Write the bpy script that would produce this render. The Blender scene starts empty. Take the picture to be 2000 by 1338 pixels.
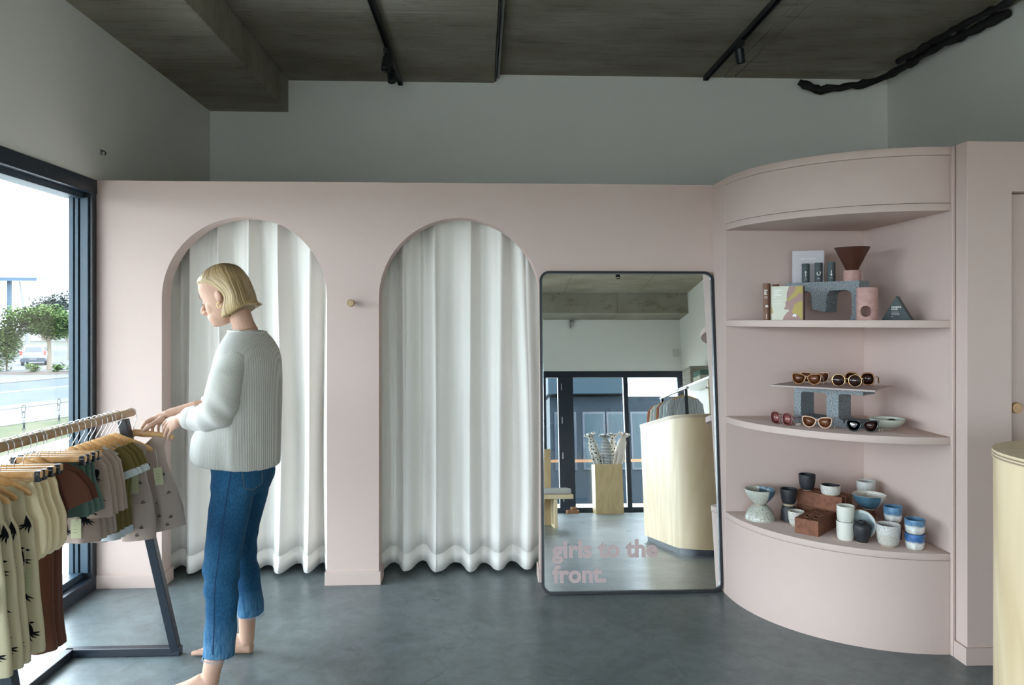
import bpy, bmesh, math, random
from mathutils import Vector, Matrix
sc = bpy.context.scene
C = sc.collection
PI = math.pi
rnd = random.Random(7)

# ---------------------------------------------------------------- camera, sky, exposure
cam = bpy.data.objects.new('camera', bpy.data.cameras.new('camera')); C.objects.link(cam)
cam.data.sensor_width = 36.0
cam.data.lens = 36.0 * 1457 / 2000
cam.data.shift_y = -45 / 2000
cam.data.clip_start = 0.05; cam.data.clip_end = 500
cam.location = (0, 0, 1.45)
cam.rotation_euler = (PI / 2, 0, -math.atan(59 / 1457))
sc.camera = cam

world = bpy.data.worlds.new('overcast_sky'); sc.world = world
world.use_nodes = True
bg = world.node_tree.nodes['Background']
bg.inputs[0].default_value = (0.86, 0.93, 1.0, 1)
bg.inputs[1].default_value = 10.5
sc.view_settings.view_transform = 'Standard'
sc.view_settings.look = 'None'
sc.view_settings.gamma = 1.0
sc.view_settings.use_curve_mapping = False
sc.view_settings.exposure = 0.43
cy = sc.cycles
cy.max_bounces = 10; cy.diffuse_bounces = 6; cy.glossy_bounces = 6; cy.transparent_max_bounces = 16; cy.transmission_bounces = 6
cy.caustics_reflective = False; cy.caustics_refractive = False
cy.sample_clamp_indirect = 6.0
cy.use_denoising = True

# room dimensions in metres, camera stands at the origin
XL, XR = -2.085, 3.23
YF, YB = -3.78, 5.82
WY = 4.11            # front face of the pink partition
HEAD = 2.2           # window heads and partition height

def portal(name, loc, rot, sx, sy):
    l = bpy.data.lights.new(name, 'AREA'); l.shape = 'RECTANGLE'; l.size = sx; l.size_y = sy
    l.cycles.is_portal = True
    o = bpy.data.objects.new(name, l); C.objects.link(o); o.location = loc; o.rotation_euler = rot
portal('window_portal', (XL - .28, 0.4, 1.1), (0, -PI / 2, 0), 2.3, 7.6)
portal('shopfront_portal', (0.55, YF - .15, 1.1), (PI / 2, 0, PI), 5.3, 2.3)

# ---------------------------------------------------------------- materials
def srgb(r, g, b):
    f = lambda c: (c / 12.92 if c <= .04045 else ((c + .055) / 1.055) ** 2.4)
    return (f(r / 255), f(g / 255), f(b / 255))
_M = {}
def mat(name, col, rough=.5, metal=0., spec=.5, col2=None, scale=8., detail=4., lo=.35, hi=.65, bump=0., bscale=60., sheen=0., stretch=None, coat=0., trans=0., bdist=.01, sub=0.):
    """principled material, optional two-colour noise and noise bump (object coordinates)"""
    if name in _M: return _M[name]
    m = bpy.data.materials.new(name); m.use_nodes = True; _M[name] = m
    nt = m.node_tree; N = nt.nodes; L = nt.links; p = N['Principled BSDF']
    p.inputs['Base Color'].default_value = (*col, 1)
    p.inputs['Roughness'].default_value = rough; p.inputs['Metallic'].default_value = metal
    p.inputs['Specular IOR Level'].default_value = spec
    if sheen: p.inputs['Sheen Weight'].default_value = sheen
    if coat: p.inputs['Coat Weight'].default_value = coat; p.inputs['Coat Roughness'].default_value = .1
    if trans: p.inputs['Transmission Weight'].default_value = trans
    if sub: p.inputs['Subsurface Weight'].default_value = sub; p.inputs['Subsurface Radius'].default_value = (.01, .004, .002)
    tc = N.new('ShaderNodeTexCoord'); src = tc.outputs['Object']
    if stretch:
        mp = N.new('ShaderNodeMapping'); mp.inputs['Scale'].default_value = stretch; L.new(src, mp.inputs[0]); src = mp.outputs[0]
    if col2:
        n = N.new('ShaderNodeTexNoise'); n.inputs['Scale'].default_value = scale; n.inputs['Detail'].default_value = detail
        n.inputs['Roughness'].default_value = .62
        L.new(src, n.inputs['Vector'])
        r = N.new('ShaderNodeValToRGB'); r.color_ramp.elements[0].position = lo; r.color_ramp.elements[1].position = hi
        r.color_ramp.elements[0].color = (*col, 1); r.color_ramp.elements[1].color = (*col2, 1)
        L.new(n.outputs[0], r.inputs[0]); L.new(r.outputs[0], p.inputs['Base Color'])
    if bump:
        b = N.new('ShaderNodeBump'); b.inputs['Strength'].default_value = bump; b.inputs['Distance'].default_value = bdist
        n2 = N.new('ShaderNodeTexNoise'); n2.inputs['Scale'].default_value = bscale; n2.inputs['Detail'].default_value = 3
        L.new(src, n2.inputs['Vector']); L.new(n2.outputs[0], b.inputs['Height']); L.new(b.outputs[0], p.inputs['Normal'])
    return m

def speckle(name, col, spot, scale=260., thr=.30, rough=.35, col2=None):
    """glazed stoneware with dark speckles"""
    m = mat(name, col, rough, spec=.5, coat=.25)
    nt = m.node_tree; N = nt.nodes; L = nt.links; p = N['Principled BSDF']
    tc = N.new('ShaderNodeTexCoord')
    n = N.new('ShaderNodeTexNoise'); n.inputs['Scale'].default_value = scale; n.inputs['Detail'].default_value = 1
    L.new(tc.outputs['Object'], n.inputs['Vector'])
    r = N.new('ShaderNodeValToRGB'); r.color_ramp.elements[0].position = thr; r.color_ramp.elements[1].position = thr + .05
    r.color_ramp.elements[0].color = (*spot, 1); r.color_ramp.elements[1].color = (*col, 1)
    L.new(n.outputs[0], r.inputs[0]); L.new(r.outputs[0], p.inputs['Base Color'])
    return m

def wood(name, c1, c2, scale=3., rough=.5, stretch=(1, 1, .12), bands=6., dist=4.):
    """timber grain: distorted bands stretched along one axis"""
    m = mat(name, c1, rough)
    nt = m.node_tree; N = nt.nodes; L = nt.links; p = N['Principled BSDF']
    tc = N.new('ShaderNodeTexCoord'); mp = N.new('ShaderNodeMapping'); mp.inputs['Scale'].default_value = stretch
    L.new(tc.outputs['Object'], mp.inputs[0])
    n = N.new('ShaderNodeTexNoise'); n.inputs['Scale'].default_value = scale; n.inputs['Detail'].default_value = 3; n.inputs['Distortion'].default_value = .6
    L.new(mp.outputs[0], n.inputs['Vector'])
    mm = N.new('ShaderNodeMath'); mm.operation = 'MULTIPLY'; mm.inputs[1].default_value = bands; L.new(n.outputs[0], mm.inputs[0])
    fr = N.new('ShaderNodeMath'); fr.operation = 'PINGPONG'; fr.inputs[1].default_value = .5; L.new(mm.outputs[0], fr.inputs[0])
    r = N.new('ShaderNodeValToRGB'); r.color_ramp.elements[0].position = .0; r.color_ramp.elements[1].position = .5
    r.color_ramp.elements[0].color = (*c2, 1); r.color_ramp.elements[1].color = (*c1, 1)
    L.new(fr.outputs[0], r.inputs[0]); L.new(r.outputs[0], p.inputs['Base Color'])
    return m

PINK = mat('pink_render', (.58, .455, .41), .75, spec=.25, bump=.25, bscale=220., bdist=.002)
WHITE = mat('white_plaster', (.82, .82, .79), .7, spec=.2)
BLACK = mat('black_powdercoat', (.012, .014, .018), .4)
FRAME = mat('navy_aluminium', (.010, .018, .032), .32, spec=.6)
FRAMEB = mat('blue_grey_aluminium', (.026, .056, .085), .4, spec=.6)
NAVY = mat('navy_steel', (.008, .014, .024), .35, spec=.6)
CHROME = mat('chrome', (.62, .62, .64), .18, metal=1.)
STEEL = mat('brushed_steel', (.45, .46, .48), .35, metal=1.)
PLY = wood('pale_plywood', (.72, .58, .38), (.62, .47, .28), 2.2, .45, (1, 1, .16), 7.)
PLYD = wood('plain_plywood', (.50, .37, .20), (.44, .31, .16), 5., .5, (1, 1, .3), 5.)
BEECH = wood('beech', (.62, .36, .15), (.52, .28, .10), 9., .38, (1, .2, 1), 5.)
OAK = wood('oak_dowel', (.50, .32, .17), (.40, .24, .12), 14., .5, (1, .08, 1), 5.)

def concrete_ceiling():
    m = mat('raw_concrete', (.2, .19, .165), .85, spec=.2)
    nt = m.node_tree; N = nt.nodes; L = nt.links; p = N['Principled BSDF']
    tc = N.new('ShaderNodeTexCoord')
    def noise(sc_, st, det=5, dis=0.):
        mp = N.new('ShaderNodeMapping'); mp.inputs['Scale'].default_value = st; L.new(tc.outputs['Object'], mp.inputs[0])
        n = N.new('ShaderNodeTexNoise'); n.inputs['Scale'].default_value = sc_; n.inputs['Detail'].default_value = det; n.inputs['Distortion'].default_value = dis
        L.new(mp.outputs[0], n.inputs['Vector']); return n.outputs[0]
    def ramp(x, a, b, ca, cb):
        r = N.new('ShaderNodeValToRGB'); e = r.color_ramp.elements; e[0].position = a; e[1].position = b
        e[0].color = (*ca, 1); e[1].color = (*cb, 1); L.new(x, r.inputs[0]); return r.outputs[0]
    def mix(f, a, b, t='MULTIPLY'):
        x = N.new('ShaderNodeMix'); x.data_type = 'RGBA'; x.blend_type = t; x.inputs[0].default_value = f
        L.new(a, x.inputs[6]); L.new(b, x.inputs[7]); return x.outputs[2]
    base = ramp(noise(1.3, (1, 2.2, 1), 6), .3, .7, (.23, .205, .155), (.37, .345, .285))
    streak = ramp(noise(5., (.8, 9, 2), 4, .4), .28, .46, (.45, .42, .36), (1, 1, 1))
    pits = ramp(noise(22., (1, 4, 1), 2), .27, .33, (.3, .28, .25), (1, 1, 1))
    col = mix(.55, base, streak); col = mix(.7, col, pits)
    L.new(col, p.inputs['Base Color'])
    b = N.new('ShaderNodeBump'); b.inputs['Strength'].default_value = .25; b.inputs['Distance'].default_value = .004
    L.new(noise(9., (1, 5, 1), 6), b.inputs['Height']); L.new(b.outputs[0], p.inputs['Normal'])
    return m
CONC = concrete_ceiling()

def concrete_floor():
    m = mat('polished_concrete', (.2, .21, .21), .3, spec=.5)
    nt = m.node_tree; N = nt.nodes; L = nt.links; p = N['Principled BSDF']
    tc = N.new('ShaderNodeTexCoord')
    def noise(sc_, det=6, dis=0.):
        n = N.new('ShaderNodeTexNoise'); n.inputs['Scale'].default_value = sc_; n.inputs['Detail'].default_value = det; n.inputs['Distortion'].default_value = dis
        n.inputs['Roughness'].default_value = .65
        L.new(tc.outputs['Object'], n.inputs['Vector']); return n.outputs[0]
    def ramp(x, a, b, ca, cb):
        r = N.new('ShaderNodeValToRGB'); e = r.color_ramp.elements; e[0].position = a; e[1].position = b
        e[0].color = (*ca, 1); e[1].color = (*cb, 1); L.new(x, r.inputs[0]); return r.outputs[0]
    def mix(f, a, b, t='MULTIPLY'):
        x = N.new('ShaderNodeMix'); x.data_type = 'RGBA'; x.blend_type = t; x.inputs[0].default_value = f
        L.new(a, x.inputs[6]); L.new(b, x.inputs[7]); return x.outputs[2]
    base = ramp(noise(1.1, 7, .8), .33, .68, (.098, .122, .132), (.178, .212, .222))
    fine = ramp(noise(14., 8, .7), .3, .62, (.68, .66, .62), (1.05, 1.05, 1.05))
    # hairline cracks
    v = N.new('ShaderNodeTexVoronoi'); v.feature = 'DISTANCE_TO_EDGE'; v.inputs['Scale'].default_value = .55
    wv = N.new('ShaderNodeVectorMath'); wv.operation = 'ADD'
    n3 = N.new('ShaderNodeTexNoise'); n3.inputs['Scale'].default_value = 2.5; n3.inputs['Detail'].default_value = 6
    L.new(tc.outputs['Object'], n3.inputs['Vector']); L.new(tc.outputs['Object'], wv.inputs[0]); L.new(n3.outputs['Color'], wv.inputs[1]); L.new(wv.outputs[0], v.inputs['Vector'])
    crack = ramp(v.outputs['Distance'], .0, .006, (.55, .55, .55), (1, 1, 1))
    flecks = ramp(noise(70., 2), .73, .76, (0, 0, 0), (.25, .25, .25))
    col = mix(.8, base, fine); col = mix(.6, col, crack); col = mix(1., col, flecks, 'ADD')
    L.new(col, p.inputs['Base Color'])
    rr = N.new('ShaderNodeMapRange'); rr.inputs[3].default_value = .2; rr.inputs[4].default_value = .42
    L.new(noise(3., 5), rr.inputs[0]); L.new(rr.outputs[0], p.inputs['Roughness'])
    b = N.new('ShaderNodeBump'); b.inputs['Strength'].default_value = .06; b.inputs['Distance'].default_value = .004
    L.new(noise(6., 6), b.inputs['Height']); L.new(b.outputs[0], p.inputs['Normal'])
    return m
FLOOR = concrete_floor()

def glass_mat(name, tint=(.93, .97, .98), refl=1.0):
    m = bpy.data.materials.new(name); m.use_nodes = True; nt = m.node_tree; N = nt.nodes; L = nt.links
    N.remove(N['Principled BSDF']); out = N['Material Output']
    t = N.new('ShaderNodeBsdfTransparent'); t.inputs[0].default_value = (*tint, 1)
    g = N.new('ShaderNodeBsdfGlossy'); g.inputs['Roughness'].default_value = .02
    lw = N.new('ShaderNodeLayerWeight'); lw.inputs[0].default_value = .5   # Schlick reflectance, same from both faces
    pw = N.new('ShaderNodeMath'); pw.operation = 'POWER'; pw.inputs[1].default_value = 5; L.new(lw.outputs['Facing'], pw.inputs[0])
    f = N.new('ShaderNodeMath'); f.operation = 'MULTIPLY_ADD'; f.inputs[1].default_value = .96; f.inputs[2].default_value = .04; L.new(pw.outputs[0], f.inputs[0])
    mx = N.new('ShaderNodeMixShader'); mu = N.new('ShaderNodeMath'); mu.operation = 'MULTIPLY'; mu.inputs[1].default_value = refl
    L.new(f.outputs[0], mu.inputs[0]); L.new(mu.outputs[0], mx.inputs[0]); L.new(t.outputs[0], mx.inputs[1]); L.new(g.outputs[0], mx.inputs[2]); L.new(mx.outputs[0], out.inputs[0])
    return m
GLASS = glass_mat('window_glass')

# ---------------------------------------------------------------- mesh helpers
class MB:
    """collects geometry of ONE part"""
    def __init__(s): s.v = []; s.f = []
    def add(s, vs, fs):
        o = len(s.v); s.v += [tuple(p) for p in vs]; s.f += [tuple(i + o for i in f) for f in fs]; return s
    def box(s, x0, x1, y0, y1, z0, z1):
        return s.add([(x0, y0, z0), (x1, y0, z0), (x1, y1, z0), (x0, y1, z0), (x0, y0, z1), (x1, y0, z1), (x1, y1, z1), (x0, y1, z1)],
                     [(0, 3, 2, 1), (4, 5, 6, 7), (0, 1, 5, 4), (1, 2, 6, 5), (2, 3, 7, 6), (3, 0, 4, 7)])
    def prism(s, pts, a, b, axis='z'):
        """extrude a 2D outline between a and b; axis z: (x,y), y: (x,z), x: (y,z)"""
        def P(p, t): return {'z': (p[0], p[1], t), 'y': (p[0], t, p[1]), 'x': (t, p[0], p[1])}[axis]
        n = len(pts)
        return s.add([P(p, a) for p in pts] + [P(p, b) for p in pts],
                     [tuple(range(n - 1, -1, -1)), tuple(range(n, 2 * n))] + [(i, (i + 1) % n, n + (i + 1) % n, n + i) for i in range(n)])
    def loft(s, rings, cap=True, closed=True):
        n = len(rings[0]); vs = [p for r in rings for p in r]; fs = []
        for k in range(len(rings) - 1):
            for i in range(n if closed else n - 1):
                j = (i + 1) % n; fs.append((k * n + i, k * n + j, (k + 1) * n + j, (k + 1) * n + i))
        if cap and closed:
            fs.append(tuple(range(n - 1, -1, -1))); fs.append(tuple((len(rings) - 1) * n + i for i in range(n)))
        return s.add(vs, fs)
    def tube(s, path, r, n=10, cap=True, flat=1.0, up=None):
        """tube along a path; r number or list; flat squashes the second axis"""
        path = [Vector(p) for p in path]; m = len(path); rs = r if isinstance(r, (list, tuple)) else [r] * m
        rings = []; prev = None
        for i, p in enumerate(path):
            t = (path[min(i + 1, m - 1)] - path[max(i - 1, 0)]).normalized()
            if prev is None:
                a = Vector(up) if up else (Vector((0, 0, 1)) if abs(t.z) < .9 else Vector((1, 0, 0)))
            else: a = prev
            a = (a - t * a.dot(t)).normalized(); b = t.cross(a); prev = a
            rings.append([p + a * (rs[i] * math.cos(2 * PI * k / n)) + b * (rs[i] * flat * math.sin(2 * PI * k / n)) for k in range(n)])
        return s.loft(rings, cap)
    def lathe(s, prof, n=24, c=(0, 0, 0), cap=True):
        """profile [(r,z)...] around the z axis"""
        rings = [[(c[0] + r * math.cos(2 * PI * k / n), c[1] + r * math.sin(2 * PI * k / n), c[2] + z) for k in range(n)] for r, z in prof]
        return s.loft(rings, cap)
    def ell(s, c, r, nu=14, nv=9):
        """ellipsoid"""
        rings = []
        for j in range(nv + 1):
            t = -PI / 2 + PI * (j + .0) / nv; q = max(math.cos(t), .02)
            rings.append([(c[0] + r[0] * q * math.cos(2 * PI * k / nu), c[1] + r[1] * q * math.sin(2 * PI * k / nu), c[2] + r[2] * math.sin(t)) for k in range(nu)])
        return s.loft(rings)
    def xf(s, M_):
        s.v = [tuple(M_ @ Vector(p)) for p in s.v]; return s
    def build(s, name, m, parent=None, smooth=40, bevel=0., seg=2, fixn=True):
        me = bpy.data.meshes.new(name); me.from_pydata(s.v, [], s.f)
        bm = bmesh.new(); bm.from_mesh(me)
        if fixn: bmesh.ops.recalc_face_normals(bm, faces=bm.faces)
        if bevel:
            es = [e for e in bm.edges if len(e.link_faces) == 2 and e.calc_face_angle(0) > .6]
            bmesh.ops.bevel(bm, geom=es, offset=bevel, segments=seg, affect='EDGES', profile=.5)
        if smooth:
            for f in bm.faces: f.smooth = True
            for e in bm.edges:
                if len(e.link_faces) == 2 and e.calc_face_angle(0) > math.radians(smooth): e.smooth = False
        bm.to_mesh(me); bm.free()
        me.materials.append(m)
        o = bpy.data.objects.new(name, me); C.objects.link(o); o.parent = parent
        return o

def tag(o, label, cat, group=None):
    o['label'] = label; o['category'] = cat
    if group: o['group'] = group
    return o
def struct(o): o['kind'] = 'structure'; return o
def thing(name, label, cat, loc=(0, 0, 0), rz=0., group=None, rot=None):
    o = bpy.data.objects.new(name, None); C.objects.link(o); o.empty_display_size = .05
    o.location = loc; o.rotation_euler = rot or (0, 0, rz)
    return tag(o, label, cat, group)
def move(o, loc, rz=0.): o.location = loc; o.rotation_euler = (0, 0, rz); return o
def copy_tree(o, parent=None):
    c = o.copy(); C.objects.link(c); c.parent = parent
    for ch in o.children: copy_tree(ch, c)
    return c
def arc(cx, cy, r, a0, a1, n):
    return [(cx + r * math.cos(math.radians(a0 + (a1 - a0) * i / n)), cy + r * math.sin(math.radians(a0 + (a1 - a0) * i / n))) for i in range(n + 1)]
def rrect(x0, x1, y0, y1, r, n=6):
    return arc(x1 - r, y0 + r, r, -90, 0, n) + arc(x1 - r, y1 - r, r, 0, 90, n) + arc(x0 + r, y1 - r, r, 90, 180, n) + arc(x0 + r, y0 + r, r, 180, 270, n)
def text_mesh(name, body, size, m, parent, mtx, bold=0., align='LEFT', ext=.0004, space=1.0, line=1.0):
    """flat lettering as a mesh part"""
    cu = bpy.data.curves.new(name, 'FONT'); cu.body = body; cu.size = size; cu.offset = bold; cu.extrude = ext
    cu.align_x = align; cu.space_character = space; cu.space_line = line; cu.resolution_u = 3
    t = bpy.data.objects.new(name, cu); C.objects.link(t)
    dg = bpy.context.evaluated_depsgraph_get(); me = bpy.data.meshes.new_from_object(t.evaluated_get(dg))
    bpy.data.objects.remove(t); bpy.data.curves.remove(cu)
    me.transform(mtx); me.materials.clear(); me.materials.append(m); me.name = name
    o = bpy.data.objects.new(name, me); C.objects.link(o); o.parent = parent; return o
# ================================================================ THE SETTING
struct(MB().box(XL - .12, XR + .2, YF - .2, YB + .2, -.12, 0).build('floor', FLOOR, smooth=0))

# ceiling: slab with formwork panels and downstand beams
ceil = struct(MB().box(XL - .3, XR + .2, YF - .2, YB + .2, 3.40, 3.6).build('ceiling', CONC, smooth=0))
G = .004
def panel(x0, x1, y0, y1, z0, z1=3.42, name='panel', bev=.003):
    G = .0012 if name == 'beam' else .003
    return MB().box(x0 + G, x1 - G, y0 + G, y1 - G, z0, z1).build(name, CONC, ceil, smooth=0, bevel=bev, seg=1)
ys = [YF - .1, -1.3, 2.1, 4.7, YB + .1]
for a, b in zip(ys, ys[1:]): panel(XL - .1, -1.49, a, b, 3.05, name='beam', bev=.004)
ys = [YF - .1, -1.3, 2.1, 4.5, YB + .1]
for a, b in zip(ys, ys[1:]): panel(-1.49, .10, a, b, 3.295)
for x0, x1 in ((.10, 1.90), (1.90, 1.99), (1.99, XR + .1)):
    ys = [1.4, 3.8, 5.6, YB + .1]
    for a, b in zip(ys, ys[1:]): panel(x0, x1, a, b, 3.36)
for x0, x1 in ((.10, 1.28), (1.28, 2.46), (2.46, XR + .1)):
    ys = [-3.25, -1.0, 1.4]
    for a, b in zip(ys, ys[1:]): panel(x0, x1, a, b, 3.36)
for x0, x1 in ((-1.49, .3), (.3, 2.12), (2.12, XR + .1)): panel(x0, x1, YF - .1, -3.25, 3.04, name='beam', bev=.004)

# outer walls
# left wall: white above the window head and behind the partition
struct(MB().box(XL - .112, XL, YF - .2, YB + .2, HEAD, 3.2).build('wall_left', WHITE, smooth=0))
struct(MB().box(XL - .112, XL, WY, YB + .2, 0, HEAD).build('wall_left_corner', WHITE, smooth=0))
struct(MB().box(XL - .2, XR + .2, YB, YB + .2, 0, 3.5).build('wall_back', WHITE, smooth=0))
struct(MB().box(XR, XR + .2, YF - .2, YB, 0, 3.5).build('wall_right', WHITE, smooth=0))
struct(MB().box(XL, XR, YF - .2, YF, HEAD, 3.2).build('wall_front', WHITE, smooth=0))

# pink partition with two arched openings
AR = .443; AC = (-1.287, -.12); SP = 2.008 - AR
out = [(XL, 0)]
for c in AC:
    out += [(c - AR, 0)] + [(c - AR * math.cos(PI * i / 40), SP + AR * math.sin(PI * i / 40)) for i in range(41)] + [(c + AR, 0)]
out += [(1.33, 0), (1.33, HEAD), (XL, HEAD)]
part = struct(MB().prism(out, WY, WY + .118, 'y').build('wall_partition', PINK, smooth=30))
struct(MB().box(XL, AC[0] - AR + .011, WY - .012, WY + .13, 0, .072).build('baseboard_left', PINK, smooth=0, bevel=.002))
struct(MB().box(AC[0] + AR - .011, AC[1] - AR + .011, WY - .012, WY + .13, 0, .072).build('baseboard_middle', PINK, smooth=0, bevel=.002))
struct(MB().box(AC[1] + AR - .011, 1.285, WY - .012, WY + .13, 0, .072).build('baseboard_right', PINK, smooth=0, bevel=.002))
# fitting room divider between the two curtains (pink, unseen from the front except through gaps)
struct(MB().box(-.76, -.68, WY + .118, YB, 0, HEAD).build('wall_divider', WHITE, smooth=0))

# right hand pink partition with a flush recessed door
RY = 3.055; RX = 2.038
dx0, dx1, dz = 2.232, 3.02, 1.99
o = [(RX, 0), (dx0, 0), (dx0, dz), (dx1, dz), (dx1, 0), (XR, 0), (XR, HEAD), (RX, HEAD)]
struct(MB().prism(o, RY, RY + .14, 'y').build('wall_partition_right', PINK, smooth=0, bevel=.002))
struct(MB().prism([(RX - .012, RY - .012), (dx0, RY - .012), (dx0, RY), (RX, RY), (RX, RY + .07), (RX - .012, RY + .07)], 0, .072).build('baseboard_end', PINK, smooth=0))
d = struct(MB().box(dx0 + .003, dx1 - .003, RY + .045, RY + .085, .006, dz - .004).build('door_1', PINK, smooth=0, bevel=.002))
MB().lathe([(.0, -.03), (.012, -.03), (.012, -.012), (.022, -.008), (.024, .0), (.022, .012), (.0, .014)], 20).xf(Matrix.Translation((2.262, RY + .018, 1.075)) @ Matrix.Rotation(PI / 2, 4, 'X')).build('knob', OAK, d)

# ---------------- left window wall: dark aluminium frames, big panes
w1 = struct(MB().box(XL - .098, XL + .012, 4.065, WY - .004, 0, HEAD).build('window_1', BLACK, smooth=0, bevel=.003))
def wbox(name, m, *b, bev=.002): return MB().box(*b).build(name, m, w1, smooth=0, bevel=bev, seg=1)
wbox('window_head', FRAME, XL - .115, XL + .014, -3.4, 4.11, 2.125, HEAD)
wbox('window_head', FRAMEB, XL - .13, XL - .035, -3.4, 4.07, 2.095, 2.126)
wbox('window_sill', FRAME, XL - .115, XL + .014, -3.4, 4.11, 0, .07)
wbox('window_sill', FRAMEB, XL - .13, XL - .035, -3.4, 4.07, .07, .105)
# stepped jamb sections that face the room
for x0, x1, y0 in ((XL - .048, XL - .006, 4.052), (XL - .072, XL - .053, 4.045), (XL - .101, XL - .076, 4.04)):
    wbox('jamb', FRAMEB, x0, x1, y0, 4.085, .1, 2.1)
mull = [1.62, -.85]
for yy in mull:
    wbox('mullion', FRAME, XL - .125, XL + .008, yy - .03, yy + .03, .07, 2.13)
wbox('mullion', FRAME, XL - .125, XL + .008, -3.4, -3.34, .07, 2.13)
wbox('pane', GLASS, XL - .089, XL - .085, 1.65, 4.042, .10, 2.10, bev=0)
wbox('pane', GLASS, XL - .089, XL - .085, -.82, 1.59, .10, 2.10, bev=0)
wbox('pane', GLASS, XL - .089, XL - .085, -3.34, -.88, .10, 2.10, bev=0)
struct(MB().box(XL - .2, XL, YF - .2, -3.4, 0, HEAD).build('wall_left_pier', WHITE, smooth=0))

# ---------------- shopfront behind the camera (seen in the mirror): navy frames and glass
w2 = struct(MB().box(XL, XR, YF - .09, YF + .005, 2.10, HEAD).build('door_2', FRAME, smooth=0, bevel=.003))
def dbox(name, m, *b, bev=.002): return MB().box(*b).build(name, m, w2, smooth=0, bevel=bev, seg=1)
dbox('bottom_rail', FRAME, XL, XR, YF - .09, YF + .005, 0, .075)
for x0, x1 in ((XL, XL + .08), (-.62, -.52), (.55, .62), (.92, 1.02), (1.21, 1.455), (2.262, 2.335), (3.14, XR)):
    dbox('mullion', FRAME, x0, x1, YF - .085, YF + .004, .07, 2.11)
for x0, x1 in ((XL + .08, -.62), (-.52, .55), (.62, .92), (1.02, 1.21), (1.455, 2.262), (2.335, 3.14)):
    dbox('pane', GLASS, x0 - .005, x1 + .005, YF - .05, YF - .044, .07, 2.11, bev=0)
for z in (.22, .87, 1.42, 1.95):
    dbox('hinge', STEEL, 1.262, 1.276, YF + .003, YF + .016, z - .05, z + .05)

# unseen slab added outside the left window to dim the near pink wall (it ends before the corner the camera looks through)
struct(MB().box(-4.1, XL - .115, -3.6, 3.40, 2.42, 2.58).build('sky_blocking_awning', mat('added_soffit', (.45, .45, .44), .8, spec=.1), smooth=0))
# ================================================================ CURTAINS
LINEN = mat('linen', (.83, .80, .755), .9, spec=.1, col2=(.82, .79, .745), scale=120., bump=.10, bscale=700., bdist=.001, sheen=.15, stretch=(1, 1, .2))
def curtain(x0, x1, label, seed):
    r = random.Random(seed)
    t = thing('curtain', label, 'curtain', (0, 0, 0), group='linen fitting room curtains')
    # broad soft folds, flat at the front, that split into narrower gathers towards the top
    xs = [x0]
    while xs[-1] < x1: xs.append(xs[-1] + r.uniform(.125, .205))
    amps = [r.uniform(.8, 1.15) for _ in xs]; ph2 = [r.uniform(0, 6.28) for _ in xs]; sk = [r.uniform(-.35, .35) for _ in xs]; sh = [r.uniform(-1, 1) for _ in xs]
    NS = 26
    def pt(i, j, z):
        w = xs[i + 1] - xs[i]; q = j / NS; ph = 2 * PI * q; u = z / 2.2; i2 = min(i + 1, len(xs) - 1)
        mixv = lambda t: t[i] + (t[i2] - t[i]) * q
        k = 2.4 - .9 * u
        f = math.tanh(k * math.sin(ph + mixv(sk))) / math.tanh(k)
        A1 = (.066 - .040 * u) * mixv(amps); A2 = (.004 + .020 * u ** 1.3)
        g = math.sin(2 * ph + mixv(ph2)) * .7 + math.sin(3 * ph + 2 * mixv(ph2)) * .45 * u
        x = xs[i] + w * q + .07 * w * math.sin(2 * ph) * (1 - .4 * u) + .018 * mixv(sh) * math.sin(2.2 * z) * (1 - .5 * u)
        y = WY + .205 - A1 * f - A2 * g + .004 * math.sin(4 * z + i)
        return (x, y, z)
    cols = [(i, j) for i in range(len(xs) - 1) for j in range(NS)] + [(len(xs) - 2, NS)]
    zs = [.0, .10] + [.10 + (2.1 - .10) * k / 22 for k in range(1, 23)]
    def zb(i, j): return .016 + .008 * (1 - math.tanh(2.4 * math.sin(2 * PI * j / NS))) + .006 * math.sin(i * 1.7)
    rows = [[(lambda p: (p[0], p[1], p[2]))(pt(i, j, zb(i, j) * (1 - z / 2.2) + z)) for i, j in cols] for z in zs]
    c = MB().loft(rows[1:], closed=False).build('drape', LINEN, t, smooth=70, fixn=False)
    h = MB().loft(rows[:2], closed=False).build('hem', LINEN, t, smooth=70, fixn=False)
    for o in (c, h):
        md = o.modifiers.new('thickness', 'SOLIDIFY'); md.thickness = .0016 if o is c else .003; md.offset = 0
    return t
curtain(-1.83, -.80, 'off-white linen curtain hanging in the arch behind the woman', 3)
curtain(-.64, .42, 'off-white linen curtain hanging in the arch beside the mirror', 11)

# ================================================================ WALL PEG
pg = thing('wall_peg', 'small round timber peg on the pink wall between the arches', 'peg', (-.709, WY, 1.539))
RY90 = Matrix.Rotation(PI / 2, 4, 'X')
MB().lathe([(0, 0), (.010, 0), (.010, .035), (0, .035)], 16).xf(RY90).build('stem', OAK, pg)
MB().lathe([(0, .03), (.017, .03), (.020, .034), (.020, .05), (.017, .054), (0, .054)], 20).xf(RY90).build('head', wood('peg_end', (.55, .40, .24), (.30, .19, .10), 60, .6, (1, 1, 1), 6), pg)

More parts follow.
